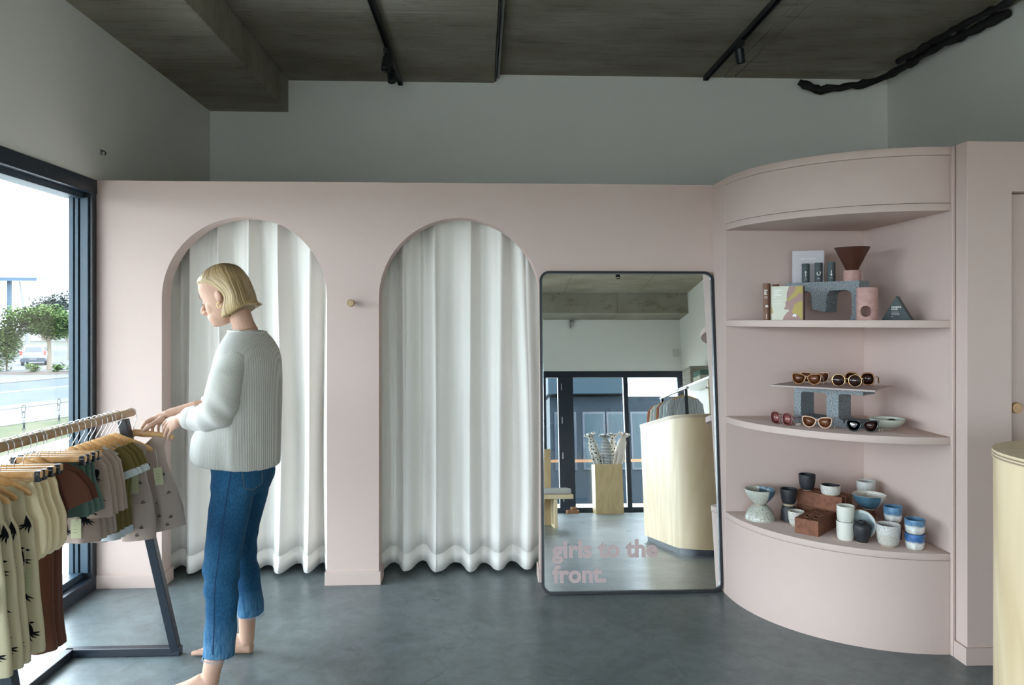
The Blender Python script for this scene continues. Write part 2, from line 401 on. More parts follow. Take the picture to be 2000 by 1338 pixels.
# ================================================================ LEANING MIRROR
mt = thing('mirror', 'tall leaning mirror with rounded black frame and pink lettering', 'mirror', (.799, 3.92, .0), rot=(math.radians(-5.75), 0, 0))
HW, HL = .4825, 1.724
def ring(outer, inner, y0, y1):
    f = lambda pts, y: [(p[0], y, p[1]) for p in pts]
    return MB().loft([f(outer, y0), f(inner, y0), f(inner, y1), f(outer, y1), f(outer, y0)], cap=False)
of = rrect(-HW, HW, .0015, HL, .052, 10); inn = rrect(-HW + .013, HW - .013, .0145, HL - .013, .042, 10); in2 = rrect(-HW + .017, HW - .017, .0185, HL - .017, .039, 10)
ring(of, inn, -.012, .012).build('frame', BLACK, mt, smooth=35)
ring(inn, in2, -.0015, .004).build('frame_glint', mat('glint_strip', (.75, .8, .82), .12, metal=1.), mt, smooth=35)  # pale metal ring stands in for the bright reflection off the frame's inside
MIR = mat('silver_mirror', (.93, .955, .95), .0, metal=1.)
MB().prism(in2, -.001, .004, 'y').build('glass', MIR, mt, smooth=0)
LET = mat('pink_vinyl', (.50, .39, .38), .8, spec=.1)
for body, z in (('girls to the', .190), ('front.', .062)):
    text_mesh('lettering', body,   .124, LET, mt, Matrix.Translation((-.424, -.0022, z)) @ Matrix.Rotation(PI / 2, 4, 'X'), bold=.0048, space=1.02)

# ================================================================ CORNER SHELF UNIT (quarter round)
su = thing('corner_shelf', 'pink quarter-round built-in corner shelf unit beside the mirror', 'shelf', (0, 0, 0))
CX, CY, R = 2.03, 3.89, .745
def sector(r, z0, z1, n=36, cx=CX, cy=CY):
    return MB().prism([(cx, cy)] + arc(cx, cy, r, 180, 270, n), z0, z1, 'z')
MB().box(1.285, CX + .16, CY, WY - .001, 0, HEAD - .003).build('back_panel', PINK, su, smooth=0, bevel=.002)
MB().box(CX, CX + .16, RY + .085, CY, 0, HEAD - .003).build('side_panel', PINK, su, smooth=0, bevel=.002)
MB().box(CX - .007, CX + .004, 3.128, 3.146, 0, HEAD - .003).build('corner_bead', PINK, su, smooth=0, bevel=.002)
sector(R - .003, 0, .405).build('base', PINK, su, smooth=30)
sector(R, .406, .437).build('base_top', PINK, su, smooth=30, bevel=.004)
sector(R, .907, .94).build('shelf_board', PINK, su, smooth=30, bevel=.003)
sector(R, 1.414, 1.447).build('shelf_board', PINK, su, smooth=30, bevel=.003)
pe = sector(R - .004, 1.955, 2.160).build('pelmet', PINK, su, smooth=30)
sector(R, 1.920, 1.953).build('bottom_band', PINK, pe, smooth=30, bevel=.003)
sector(R - .001, 2.162, HEAD - .002).build('top_band', PINK, pe, smooth=30, bevel=.003)

# ================================================================ SALES COUNTER (plywood, rounded end)
ct = thing('sales_counter', 'pale plywood sales counter with rounded end and layered top edge', 'counter', (0, 0, 0))
cx0, cx1, cy0, cy1, cr = 1.50, 2.55, .95, 2.33, .28
def cshape(i): return [(cx0 + i, cy0 + i), (cx1 - i, cy0 + i), (cx1 - i, cy1 - i)] + arc(cx0 + cr, cy1 - cr, cr - i, 90, 180, 18)
MB().prism(cshape(.025), 0, .05).build('kickboard', NAVY, ct, smooth=30)
MB().prism(cshape(.004), .05, 1.036).build('body', PLY, ct, smooth=30)
L1 = mat('ply_light', (.66, .53, .36), .5); L2 = mat('ply_dark', (.26, .18, .12), .55)
for k in range(5):
    MB().prism(cshape(0 if k % 2 == 0 else .0008), 1.037 + k * .0045, 1.037 + (k + 1) * .0045).build('ply_layer', L1 if k % 2 == 0 else L2, ct, smooth=30)
MB().prism(cshape(.0005), 1.0595, 1.062).build('worktop', PLY, ct, smooth=30)

# ================================================================ TRACK LIGHTS
def track(p0, p1, label):
    p0, p1 = Vector(p0), Vector(p1); d = p1 - p0; L = d.length
    t = thing('light_track', label, 'light track', p0, group='black lighting tracks'); t.rotation_euler = (0, 0, math.atan2(d.y, d.x))
    # channel: two cheeks, web and end caps
    MB().box(0, L, -.018, .018, -.006, .0).build('web', BLACK, t, smooth=0)
    for s_ in (-1, 1): MB().box(0, L, s_ * .018 - (.004 if s_ > 0 else 0), s_ * .018 + (.004 if s_ < 0 else 0), -.034, -.006).build('cheek', BLACK, t, smooth=0)
    for x in (-.004, L): MB().box(x, x + .004, -.018, .018, -.035, 0).build('end_cap', BLACK, t, smooth=0)
track((-.638, 2.6, 3.295), (-.628, 5.80, 3.295), 'black lighting track on the left ceiling slab carrying two spotlights')
track((1.735, 2.6, 3.36), (1.755, 5.79, 3.36), 'black lighting track on the right ceiling slab carrying one spotlight')
track((.6, -1.68, 3.36), (3.1, -1.68, 3.36), 'black lighting track across the rear ceiling, seen in the mirror')
LENS = mat('spot_lens', (.5, .5, .5), .15, metal=1.)
def spotlight(loc, aim, label):
    t = thing('spotlight', label, 'spotlight', loc, group='black track spotlights')
    MB().box(-.014, .014, -.05, .05, -.035, 0).build('adapter', BLACK, t, smooth=0, bevel=.003)
    MB().tube([(0, 0, -.03), (0, 0, -.075)], .008, 10).build('arm', BLACK, t)
    rot = Vector((0, 0, -1)).rotation_difference(Vector(aim).normalized()).to_matrix().to_4x4(); Mx = Matrix.Translation((0, 0, -.085)) @ rot
    h = MB().lathe([(0, .045), (.022, .045), (.030, .036), (.030, -.055), (.027, -.058), (.024, -.05), (0, -.05)], 24).xf(Mx).build('head', BLACK, t)
    MB().lathe([(0, -.046), (.022, -.046), (.022, -.05), (0, -.05)], 20).xf(Mx).build('lens', LENS, h)
spotlight((-.642, 5.05, 3.262), (-.1, -.35, -1), 'black spotlight on the left track, nearer of its pair')
spotlight((-.640, 5.30, 3.262), (.15, -.35, -1), 'black spotlight on the left track, closer to the back wall')
spotlight((1.745, 4.98, 3.327), (.2, .15, -1), 'single black spotlight on the right ceiling track')
spotlight((1.84, -1.68, 3.327), (.05, .3, -1), 'black spotlight on the rear ceiling track, seen in the mirror')

# conduit along the slab step
cd = thing('conduit', 'thin grey metal conduit running along the step in the ceiling slab', 'conduit', (0, 0, 0))
MB().tube([(.125, 2.0, 3.335), (.125, 5.80, 3.335)], .012, 10).build('pipe', mat('galvanised', (.30, .32, .33), .5, metal=.6), cd)
MB().box(.101, .112, 2.0, 5.8, 3.298, 3.355).build('channel', BLACK, cd, smooth=0)
for y in (5.70, 5.02, 4.3, 3.4): MB().box(.111, .140, y - .012, y + .012, 3.346, 3.36).build('saddle', STEEL, cd, smooth=0)

# black wrapped pipes at the right ceiling edge
def lumpy(name, path, r, label, seed):
    r_ = random.Random(seed); pts = []
    P_ = [Vector(p) - Vector((0, 0, .018)) for p in path]
    for a, b in zip(P_, P_[1:]):
        n = max(3, int((b - a).length / .045))
        for k in range(n): pts.append(a.lerp(b, k / n) + Vector((r_.uniform(-.005, .005), 0, r_.uniform(-.006, .006))))
    pts.append(P_[-1])
    o = MB().tube(pts, [r * r_.uniform(.75, 1.25) for _ in pts], 10).build(name, mat('black_wrap', (.006, .006, .007), .75, bump=.6, bscale=60.), smooth=60)
    return tag(o, label, 'pipe', 'black wrapped pipes at the ceiling edge')
lumpy('wrapped_pipe', [(2.50, 5.78, 3.345), (2.56, 5.76, 3.30), (2.66, 5.75, 3.268), (2.80, 5.74, 3.285), (2.98, 5.72, 3.31), (3.08, 5.62, 3.325), (3.12, 5.40, 3.335), (3.10, 5.0, 3.33), (3.16, 4.62, 3.325), (3.19, 4.40, 3.325)], .030, 'black wrapped pipe dipping below the ceiling above the shelf unit', 4)
lumpy('wrapped_pipe', [(3.02, 5.3, 3.338), (3.03, 4.8, 3.335), (3.08, 4.4, 3.335), (3.12, 3.9, 3.335), (3.14, 3.2, 3.335)], .022, 'black wrapped pipe running forward along the right ceiling edge', 5)
# small hook left on the wall above the window
hk = thing('wall_hook', 'tiny dark metal hook on the white wall above the window corner', 'hook', (XL, 4.174, 2.367))
MB().box(0, .004, -.010, .010, -.014, .014).build('plate', STEEL, hk, smooth=0)
MB().tube([(.002, 0, .008), (.02, 0, .004), (.028, .0, -.008), (.02, 0, -.016)], .003, 8).build('prong', BLACK, hk)
# ================================================================ GOODS ON THE CORNER SHELF
ZT, ZM, ZB_ = 1.447, .94, .437
BLOCK = mat('concrete_block', (.33, .36, .375), .95, spec=.1, col2=(.13, .155, .175), scale=170., detail=3., lo=.42, hi=.62, bump=.8, bscale=140., bdist=.004)
BRICK = mat('fired_brick', (.25, .115, .075), .9, spec=.1, col2=(.17, .075, .05), scale=40., bump=.5, bscale=150., bdist=.003)
CLAYF = mat('unglazed_clay', (.55, .44, .30), .8)
MATTB = mat('matt_black_glaze', (.014, .015, .019), .5, col2=(.02, .021, .026), scale=50.)
SPK = speckle('speckled_white_glaze', (.62, .60, .55), (.13, .10, .07), 300., .345)
SPKG = speckle('speckled_sage_glaze', (.50, .51, .45), (.10, .09, .06), 300., .385)
WGL = mat('plain_white_glaze', (.66, .66, .60), .3, coat=.3)
def dipped(name, ca, cb, split, axis=2, amp=.01, nscale=18., speck=None, soft=.004):
    m = mat(name, ca, .3, coat=.4)
    nt = m.node_tree; N = nt.nodes; L = nt.links; p = N['Principled BSDF']
    tc = N.new('ShaderNodeTexCoord'); sx = N.new('ShaderNodeSeparateXYZ'); L.new(tc.outputs['Object'], sx.inputs[0])
    n = N.new('ShaderNodeTexNoise'); n.inputs['Scale'].default_value = nscale; n.inputs['Detail'].default_value = 3; L.new(tc.outputs['Object'], n.inputs['Vector'])
    ma = N.new('ShaderNodeMath'); ma.operation = 'MULTIPLY_ADD'; ma.inputs[1].default_value = amp; L.new(n.outputs[0], ma.inputs[0]); L.new(sx.outputs[axis], ma.inputs[2])
    mr = N.new('ShaderNodeMapRange'); mr.inputs[1].default_value = split - soft + amp * .5; mr.inputs[2].default_value = split + soft + amp * .5; L.new(ma.outputs[0], mr.inputs[0])
    mx = N.new('ShaderNodeMix'); mx.data_type = 'RGBA'; L.new(mr.outputs[0], mx.inputs[0])
    def col(c, slot, k):
        n2 = N.new('ShaderNodeTexNoise'); n2.inputs['Scale'].default_value = 300. if k else 30.; n2.inputs['Detail'].default_value = 2; L.new(tc.outputs['Object'], n2.inputs['Vector'])
        r = N.new('ShaderNodeValToRGB'); e = r.color_ramp.elements
        if k: e[0].position = .355; e[1].position = .405; e[0].color = (.12, .10, .07, 1); e[1].color = (*c, 1)
        else: e[0].position = .35; e[1].position = .7; e[0].color = (*[q * .7 for q in c], 1); e[1].color = (*[min(1, q * 1.35) for q in c], 1)
        L.new(n2.outputs[0], r.inputs[0]); L.new(r.outputs[0], mx.inputs[slot])
    col(cb, 6, speck in ('b', 'ab')); col(ca, 7, speck in ('a', 'ab'))
    L.new(mx.outputs[2], p.inputs['Base Color']); return m

def vessel(name, label, cat, loc, rt, rb, h, m, q=.6, wall=.003, foot=True, inv=False, rim=None, inner=None, group='ceramics on the bottom shelf', dented=0., footm=None):
    """thrown cup or bowl: outer wall, inner wall, rim and foot ring"""
    t = thing(name, label, cat, loc, group=group, rot=(PI, 0, 0) if inv else None)
    if inv: t.location.z += h
    f0 = .004 if foot else 0.
    N = 12; pr = [(0, f0)] + [(rb + (rt - rb) * math.sin(i / N * PI / 2) ** q, f0 + (h - f0) * i / N) for i in range(N + 1)]
    r0 = random.Random(len(label))
    b = MB().lathe(pr, 32)
    if dented:
        b.v = [(x * (1 + dented * math.sin(9 * math.atan2(y, x) + z * 160) * math.sin(z * 210 + math.atan2(y, x) * 4)), y * (1 + dented * math.sin(9 * math.atan2(y, x) + z * 160)), z) for x, y, z in b.v]
    b.f = [f for f in b.f if not (len(f) == 32 and abs(b.v[f[0]][2] - h) < 1e-6)]     # open mouth
    ip = [(rb + (rt - rb) * math.sin(i / N * PI / 2) ** q - wall, f0 + wall + (h - f0 - wall) * i / N) for i in range(N + 1)]
    o = b.build('body', m, t, smooth=60)
    i_ = MB().lathe([(0, f0 + wall)] + ip, 32); i_.f = [f for f in i_.f if not (len(f) == 32 and abs(i_.v[f[0]][2] - h) < 1e-6)]
    i_.build('inside', inner or m, t, smooth=60)
    MB().lathe([(rt - wall, h - .0005), (rt - wall * .7, h + .0008), (rt - wall * .3, h + .0008), (rt, h - .0005)], 32, cap=False).build('rim', rim or m, t, smooth=80)
    if foot: MB().lathe([(0, 0), (rb * .86, 0), (rb * .9, f0 + .001), (0, f0 + .001)], 28).build('foot', footm or CLAYF, t, smooth=40)
    return t

# --- stack of two speckled bowls, the lower upside down
DIPB = dipped('half_dipped_blue', (.045, .11, .17), (.50, .51, .45), .02, 0, .006, speck='b')
vessel('bowl', 'speckled sage bowl turned upside down under the half-blue bowl', 'bowl', (1.412, 3.735, ZB_), .074, .030, .074, SPKG, .8, inv=True, foot=False)
vessel('bowl', 'half blue speckled bowl standing on an upturned bowl', 'bowl', (1.412, 3.735, ZB_ + .074), .075, .028, .078, DIPB, .95, rim=CLAYF)
# --- matt black cups
vessel('cup', 'matt black cup turned upside down behind the small white cup', 'cup', (1.548, 3.705, ZB_), .040, .030, .080, MATTB, .55, inv=True)
vessel('cup', 'matt black cup standing on the upturned black cup', 'cup', (1.548, 3.705, ZB_ + .081), .041, .026, .078, MATTB, .45)
vessel('cup', 'small speckled white cup left of the front brick', 'cup', (1.541, 3.60, ZB_), .039, .024, .074, SPK, .5)
# --- bricks with core holes
def brick(loc, rz, label, up='flat'):
    t = thing('brick', label, 'brick', loc, rz, group='bricks propping up the ceramics')
    xs = [0, .022, .054, .068, .1, .114, .132, .16, .176, .208, .23]; ys = [0, .022, .046, .064, .088, .11]
    b = MB()
    for i in range(10):
        for j in range(5):
            if i % 2 == 1 and j in (1, 3): b.box(xs[i], xs[i + 1], ys[j], ys[j + 1], 0, .012)
            else: b.box(xs[i], xs[i + 1], ys[j], ys[j + 1], 0, .072)
    if up == 'edge': b.xf(Matrix.Translation((0, .072, 0)) @ Matrix.Rotation(PI / 2, 4, 'X'))
    b.build('clay_body', BRICK, t, smooth=0)
    return t
brick((1.564, 3.41, ZB_), math.radians(45), 'red brick lying flat at the front of the bottom shelf')
ab = math.atan2(.78, -.62)
brick((1.602, 3.742, ZB_), ab + PI, 'lower brick of the stack of two at the back')
brick((1.608, 3.746, ZB_ + .0725), ab + PI, 'upper brick of the stack of two, carrying two cups')
brick((1.800, 3.395, ZB_), math.radians(55), 'brick standing on its long edge beneath the wide blue bowl', 'edge')
# brick widths run to the +90 degree side of their length
vessel('cup', 'matt black cup standing on the upper brick', 'cup', (1.655, 3.735, ZB_ + .145), .041, .024, .080, MATTB, .42)
vessel('cup', 'low speckled cup with black inside standing on the upper brick', 'cup', (1.732, 3.640, ZB_ + .145), .047, .043, .046, SPK, .5, inner=MATTB, rim=CLAYF)
# --- white stack
vessel('cup', 'plain white cup under the crinkled white cup', 'cup', (1.676, 3.375, ZB_), .040, .032, .084, WGL, .35, foot=False)
vessel('cup', 'crinkled white cup stacked on the plain white cup', 'cup', (1.676, 3.375, ZB_ + .085), .039, .033, .070, WGL, .5, dented=.02, foot=False)
# --- plate leaning on the brick
pl = thing('plate', 'blue grey glazed plate leaning behind the black bottle vase', 'plate', (1.742, 3.368, ZB_ + .001), group='ceramics on the bottom shelf', rot=(math.radians(82), 0, math.radians(-38)))
PLG = mat('blue_grey_glaze', (.16, .22, .25), .3, col2=(.30, .36, .37), scale=14., coat=.4)
MB().lathe([(0, 0), (.045, 0), (.066, .008), (.067, .0095), (.064, .011), (.044, .004), (0, .004)], 40, (0, .067, -.006)).build('dish', PLG, pl, smooth=50)
MB().lathe([(.0655, .0085), (.0672, .0092), (.066, .0118), (.0642, .0112)], 40, (0, .067, -.006), cap=False).build('rim', CLAYF, pl, smooth=60)
# --- black bottle vase
va = thing('vase', 'small round-shouldered matt black vase at the shelf front', 'vase', (1.728, 3.325, ZB_), group='ceramics on the bottom shelf')
MB().lathe([(0, .003), (.025, .003), (.034, .035), (.0395, .066), (.037, .080), (.026, .088), (.016, .091), (.0155, .096), (.017, .098), (.013, .098), (.012, .088), (0, .086)], 32).build('body', MATTB, va, smooth=60)
MB().lathe([(0, 0), (.023, 0), (.024, .004), (0, .004)], 24).build('foot', CLAYF, va)
# --- big bowl, tall cup
DIPC = dipped('blue_dipped_speckle', (.58, .57, .52), (.05, .115, .165), .018, 0, .004, speck='a')
vessel('bowl', 'wide blue and speckled bowl resting on the upright brick', 'bowl', (1.846, 3.485, ZB_ + .110), .076, .030, .070, DIPC, .9, inner=SPK, rim=CLAYF)
vessel('cup', 'speckled tumbler turned upside down at the back, under another tumbler', 'cup', (1.938, 3.69, ZB_), .044, .036, .109, SPK, .5, inv=True, group='ceramics on the bottom shelf')
vessel('cup', 'tall speckled white tumbler raised highest by the right wall', 'cup', (1.938, 3.69, ZB_ + .110), .045, .035, .088, dipped('pale_base_tumbler', (.60, .60, .58), (.52, .46, .36), .016, 2, .003, speck='a'), .45)
vessel('cup', 'large speckled white cup with a tan line at the front right', 'cup', (1.818, 3.268, ZB_), .051, .033, .097, dipped('tan_line_cup', (.60, .59, .57), (.54, .52, .47), .055, 2, .003, speck='ab'), .42)
BLU = dipped('blue_over_white', (.10, .22, .36), (.68, .68, .65), .036, 2, .02, 22.)
BLU2 = dipped('deep_blue_over_white', (.04, .13, .33), (.68, .68, .65), .034, 2, .022, 26.)
vessel('cup', 'black cup turned upside down under a blue rimmed cup', 'cup', (1.905, 3.385, ZB_), .037, .030, .074, MATTB, .5, inv=True)
vessel('cup', 'blue rimmed white cup raised on an upturned black cup', 'cup', (1.905, 3.385, ZB_ + .075), .041, .031, .072, BLU, .4)
vessel('cup', 'lower deep blue rimmed cup of the stack by the right wall', 'cup', (1.914, 3.225, ZB_), .041, .030, .068, BLU2, .4, foot=False)
vessel('cup', 'upper blue rimmed cup of the stack by the right wall', 'cup', (1.914, 3.225, ZB_ + .0685), .042, .033, .062, BLU, .4, foot=False)

# ---------------------------------------------------------------- middle shelf: block, board, sunglasses, bowl
def prism_h(outer, hole, a, b):
    """outline with one hole joined by a slit, extruded along y"""
    k = min(range(len(outer)), key=lambda i: (outer[i][0] - hole[0][0]) ** 2 + (outer[i][1] - hole[0][1]) ** 2)
    pts = outer[:k + 1] + hole + [hole[0]] + outer[k:]
    return MB().prism(pts, a, b, 'y')
bl = thing('concrete_block', 'broken grey concrete block standing on the middle shelf under a board', 'concrete block', (1.548, 3.640, ZM), math.atan2(-.252, .216))
H_ = .19
outer = [(0, 0), (.325, 0), (.318, .012), (.322, .026), (.30, .032)] + [(.235, .034), (.226, .037), (.219, .046), (.219, .146), (.224, .155), (.235, .158)] + [(.33, .156), (.335, .175), (.332, H_), (0, H_)]
hole = rrect(.035, .162, .034, .156, .012, 4); hole = hole[::-1]
prism_h(outer, hole, .0, .14).build('block_body', BLOCK, bl, smooth=25, bevel=0)
bd = tag(MB().prism([(1.378, 3.508), (1.729, 3.213), (1.935, 3.425), (1.585, 3.722)], ZM + H_ + .0005, ZM + H_ + .0085, 'z').build('board', mat('pink_board', (.44, .35, .335), .7), smooth=0, bevel=.001), 'thin pink display board laid across the broken block', 'board')

LENSB = mat('brown_lens', (.10, .030, .012), .04, spec=.6, coat=.6, col2=(.30, .12, .05), scale=22., lo=.4, hi=.75)
LENSD = mat('dark_brown_lens', (.035, .012, .010), .03, spec=.6, coat=.6)
LENSM = mat('silvered_lens', (.75, .80, .90), .05, metal=1.)
TORT = mat('tortoiseshell', (.16, .06, .02), .15, col2=(.45, .22, .08), scale=60., coat=.4)
GOLD = mat('gold_metal', (.85, .58, .27), .22, metal=1.)
BLSH = mat('blush_acetate', (.62, .40, .29), .2, coat=.4)
BLKA = mat('black_acetate', (.012, .016, .02), .15, coat=.4)
TAGW = mat('swing_tag', (.66, .63, .55), .7); TAGP = mat('pink_tag', (.66, .43, .37), .7)
def sunglasses(loc, rz, label, frame, lens, style, lens2=None, tagm=TAGW, ry=0., fr=.0030, a=.0285, b=.028, ntag=1):
    t = thing('sunglasses', label, 'sunglasses', loc, rz, group='sunglasses on the middle shelf')
    def outline(s, n=28):
        pts = []
        for i in range(n):
            th = 2 * PI * i / n; c, s_ = math.cos(th), math.sin(th)
            x, z = a * c, b * s_
            if style == 'cat':
                if s_ > 0: z *= .72; z += .006 * max(0, c) ** 1.5 * s_ ** .3 * 2; x *= 1.06
                x *= 1 + .06 * s_
            if style == 'square': x = a * math.copysign(abs(c) ** .7, c); z = b * math.copysign(abs(s_) ** .75, s_)
            pts.append((s * (.035 + x), -.0015 - .10 * 0, b + fr + z))
        return pts
    for k, s in enumerate((-1, 1)):
        o = outline(s)
        MB().tube(o + [o[0]], fr, 8, cap=False, flat=.8).build('rim', frame, t, smooth=70)
        c0 = (s * .035, -.003, b + fr)
        MB().add([c0] + [(p[0], .0, p[2]) for p in o] + [(c0[0], .002, c0[2])], [(0, 1 + i, 1 + (i + 1) % len(o)) for i in range(len(o))] + [(len(o) + 1, 1 + (i + 1) % len(o), 1 + i) for i in range(len(o))]).build('lens', (lens2 if (k and lens2) else lens), t, smooth=180)
        zt = b + fr + b * (.62 if style == 'cat' else .35)
        MB().tube([(s * (.035 + a), 0, zt), (s * (.040 + a), .006, zt), (s * (.040 + a), .05, zt + .001), (s * (.038 + a), .105, zt - .006), (s * (.036 + a), .135, fr + .001)], [.0024, .0024, .0018, .002, .003], 8, flat=1.4).build('temple', frame, t, smooth=70)
    MB().tube([(-.035 + a * .95, 0, b + fr + .004), (-.003, -.002, b + fr + .008), (.003, -.002, b + fr + .008), (.035 - a * .95, 0, b + fr + .004)], fr * .9, 8).build('bridge', frame, t, smooth=70)
    for k in range(ntag):
        x = .040 + a + .004 + k * .012
        MB().box(x, x + .0012, .012 + k * .01, .046 + k * .01, .003, .014).xf(Matrix.Rotation(.0, 4, 'X')).build('tag', tagm, t, smooth=0)
        MB().tube([(x, .03 + k * .01, .013), (.040 + a, .032, b + fr + b * .3)], .0006, 5).build('tag_string', TAGW, t)
    return t
zb2 = ZM + H_ + .0086
rg = math.radians(-30)
sunglasses((1.548, 3.500, zb2), rg, 'tortoiseshell cat-eye sunglasses at the front left of the board', TORT, LENSB, 'cat')
sunglasses((1.632, 3.598, zb2), rg + .1, 'blush cat-eye sunglasses behind the tortoiseshell pair on the board', BLSH, LENSB, 'cat')
sunglasses((1.690, 3.392, zb2), rg + .05, 'round gold wire sunglasses on the board', GOLD, LENSD, 'round', fr=.0015, b=.0275, a=.0275, tagm=TAGP)
sunglasses((1.79, 3.468, zb2), rg - .1, 'dark brown square sunglasses behind the round gold pair', TORT, LENSD, 'square')
ptag = tag(MB().box(-.022, .022, -.006, .006, 0, .0012).build('paper_tag', TAGP, smooth=0), 'small pink paper tag lying flat on the board by the right wall', 'tag'); move(ptag, (1.858, 3.420, zb2), -.3)
sunglasses((1.452, 3.560, ZM), math.radians(-62), 'rounded burgundy sunglasses at the left end of the middle shelf', mat('burgundy_acetate', (.14, .03, .03), .15, coat=.4), mat('plum_lens', (.16, .04, .04), .05, coat=.5, col2=(.36, .14, .12), scale=25.), 'square', a=.028, b=.027)
sunglasses((1.572, 3.440, ZM), rg - .1, 'blush framed cat-eye sunglasses in front of the block on the shelf', BLSH, LENSB, 'cat')
sunglasses((1.725, 3.318, ZM), rg + .15, 'black framed cat-eye sunglasses with one silvered lens on the shelf', BLKA, LENSM, 'cat', lens2=LENSD, ntag=2)
vessel('bowl', 'shallow pale sage bowl at the right of the middle shelf', 'bowl', (1.888, 3.405, ZM), .077, .030, .048, mat('sage_glaze', (.50, .53, .46), .4, coat=.2), .85, group='dishes on the middle shelf')
bc = MB()
for k in range(26):
    a_ = k * 2.4; rr = .004 + .0009 * k; bc.ell((rr * math.cos(a_), rr * math.sin(a_), .006 + .010 * (1 - k / 26)), (.007, .0055, .005), 7, 5)
tag(move(bc.build('beads', mat('black_beads', (.006, .006, .007), .3), smooth=60), (1.915, 3.41, ZM + .026)), 'small heap of black beads in the pale sage bowl', 'beads')['kind'] = 'stuff'

# ---------------------------------------------------------------- top shelf
a2 = math.atan2(3.50 - 3.815, 1.80 - 1.57)
bl2 = thing('concrete_block', 'broken grey concrete block bridging the top shelf', 'concrete block', (1.572, 3.800, ZT), a2)
o2 = [(0, 0), (.035, 0), (.035, .125)] + arc(.06, .12, .025, 180, 90, 4) + [(.115, .145)] + arc(.115, .12, .025, 90, 0, 4) + [(.145, .062), (.15, .052), (.215, .040), (.218, .05), (.222, .115)] + arc(.25, .118, .028, 180, 90, 5) + [(.322, .146)] + arc(.322, .118, .026, 90, 0, 5) + [(.350, .022), (.340, .014), (.342, 0), (.385, 0), (.385, .19), (0, .19)]
MB().prism(o2, 0, .105, 'y').build('block_body', BLOCK, bl2, smooth=25)
zt2 = ZT + .1905
def on_block(u, v): return (1.572 + u * math.cos(a2) - v * math.sin(a2), 3.800 + u * math.sin(a2) + v * math.cos(a2))
PALE = mat('pale_lilac_card', (.58, .56, .59), .6); WPR = mat('white_print', (.78, .78, .76), .6)
def onto(x, y, z): return Matrix.Translation((x, y, z)) @ Matrix.Rotation(PI / 2, 4, 'X')
x_, y_ = on_block(.07, .078)
bb = thing('gift_box', 'pale lilac upright gift box with white lettering behind the canisters', 'box', (x_, y_, zt2), a2 + .62)
MB().box(-.068, .085, 0, .022, 0, .168).build('carton', PALE, bb, smooth=0, bevel=.001)
MB().box(.0852, .089, .003, .020, .002, .166).build('spine', mat('rose_card', (.40, .28, .26), .6), bb, smooth=0)
text_mesh('lettering', 'BATH BREW', .0125, WPR, bb, onto(-.026, -.0006, .122), bold=.0004, space=1.05)
for k in range(2): MB().box(-.03, .045, -.0005, 0, .080 - k * .005, .0815 - k * .005).build('print_line', WPR, bb, smooth=0)
SLATE = mat('slate_card_tube', (.055, .075, .082), .6)
def canister(loc, label, m, r, h, cat='canister', group='slate card tubes on the block', rz=0.):
    t = thing('canister', label, cat, loc, rz, group=group)
    MB().lathe([(0, 0), (r, 0), (r, h * .82), (0, h * .82)], 28).build('tube', m, t)
    MB().lathe([(0, h * .823), (r * 1.005, h * .823), (r * 1.005, h - .001), (r * .99, h), (0, h)], 28).build('lid', m, t)
    return t
def curved(pts, r):
    """wrap a flat drawing (x,z) around a tube of radius r, facing -y"""
    return [((r + .0004) * math.sin(x / r), -(r + .0004) * math.cos(x / r), z) for x, z in pts]
def mark(t, polys, r):
    for p in polys:
        q = curved(p, r); b = MB().add(q, [tuple(range(len(q)))])
        o = b.build('printed_mark', WPR, t, smooth=0, fixn=False)
def sub(x0, x1, z0, z1, n=4): return [(x0 + (x1 - x0) * i / n, z0) for i in range(n + 1)] + [(x1 + (x0 - x1) * i / n, z1) for i in range(n + 1)]
r_ = .0188
for (u, v), lab, kind in (((.085, .045), 'slate card tube printed with an up arrow', 'up'), ((.155, .045), 'slate card tube printed with a circular arrow', 'ring'), ((.222, .045), 'slate card tube printed with a down arrow', 'down')):
    x_, y_ = on_block(u, v)
    t = canister((x_, y_, zt2), lab, SLATE, r_, .098, rz=-.42)
    if kind == 'ring':
        seg = []
        for k in range(9):
            a0, a1 = math.radians(70 - k * 33), math.radians(70 - (k + 1) * 33); c = (0, .044)
            seg.append([(c[0] + q * math.cos(a), c[1] + q * math.sin(a)) for q, a in ((.007, a0), (.010, a0), (.010, a1), (.007, a1))])
        seg.append([(.004, .046), (.0115, .0475), (.0098, .0555)])
        mark(t, seg, r_)
    else:
        f = 1 if kind == 'up' else -1; c = .044
        mark(t, [sub(-.0016, .0016, c - .014, c + .012, 1), [(-.0065, c + f * .007), (0, c + f * .016), (.0065, c + f * .007), (0, c + f * .010)]], r_)
    mark(t, [sub(-.005, .005, .0185, .0205), sub(-.009, .009, .013, .014)], r_)
RUST = mat('rust_metal', (.065, .018, .008), .45); TERR = mat('dusty_pink_clay', (.44, .25, .225), .85, col2=(.52, .33, .30), scale=60.)
x_, y_ = on_block(.325, .050)
cs = tag(MB().lathe([(0, 0), (.039, 0), (.0395, .002), (.0395, .05), (.036, .0525), (.033, .0525), (.033, .046), (0, .046)], 36).build('pottery_stand', TERR, smooth=40), 'short dusty pink pottery cylinder under the rust funnel', 'stand'); move(cs, (x_, y_, zt2))
fn = thing('coffee_dripper', 'rust brown cone dripper standing on the short pink cylinder', 'dripper', (x_, y_, zt2 + .0527))
MB().lathe([(0, .0), (.027, .0), (.080, .108), (.0785, .1085), (.0765, .107), (.025, .004), (0, .004)], 40).build('cone', RUST, fn, smooth=40)
MB().lathe([(.0785, .106), (.0815, .107), (.0815, .110), (.078, .110)], 40, cap=False).build('rim', RUST, fn, smooth=50)
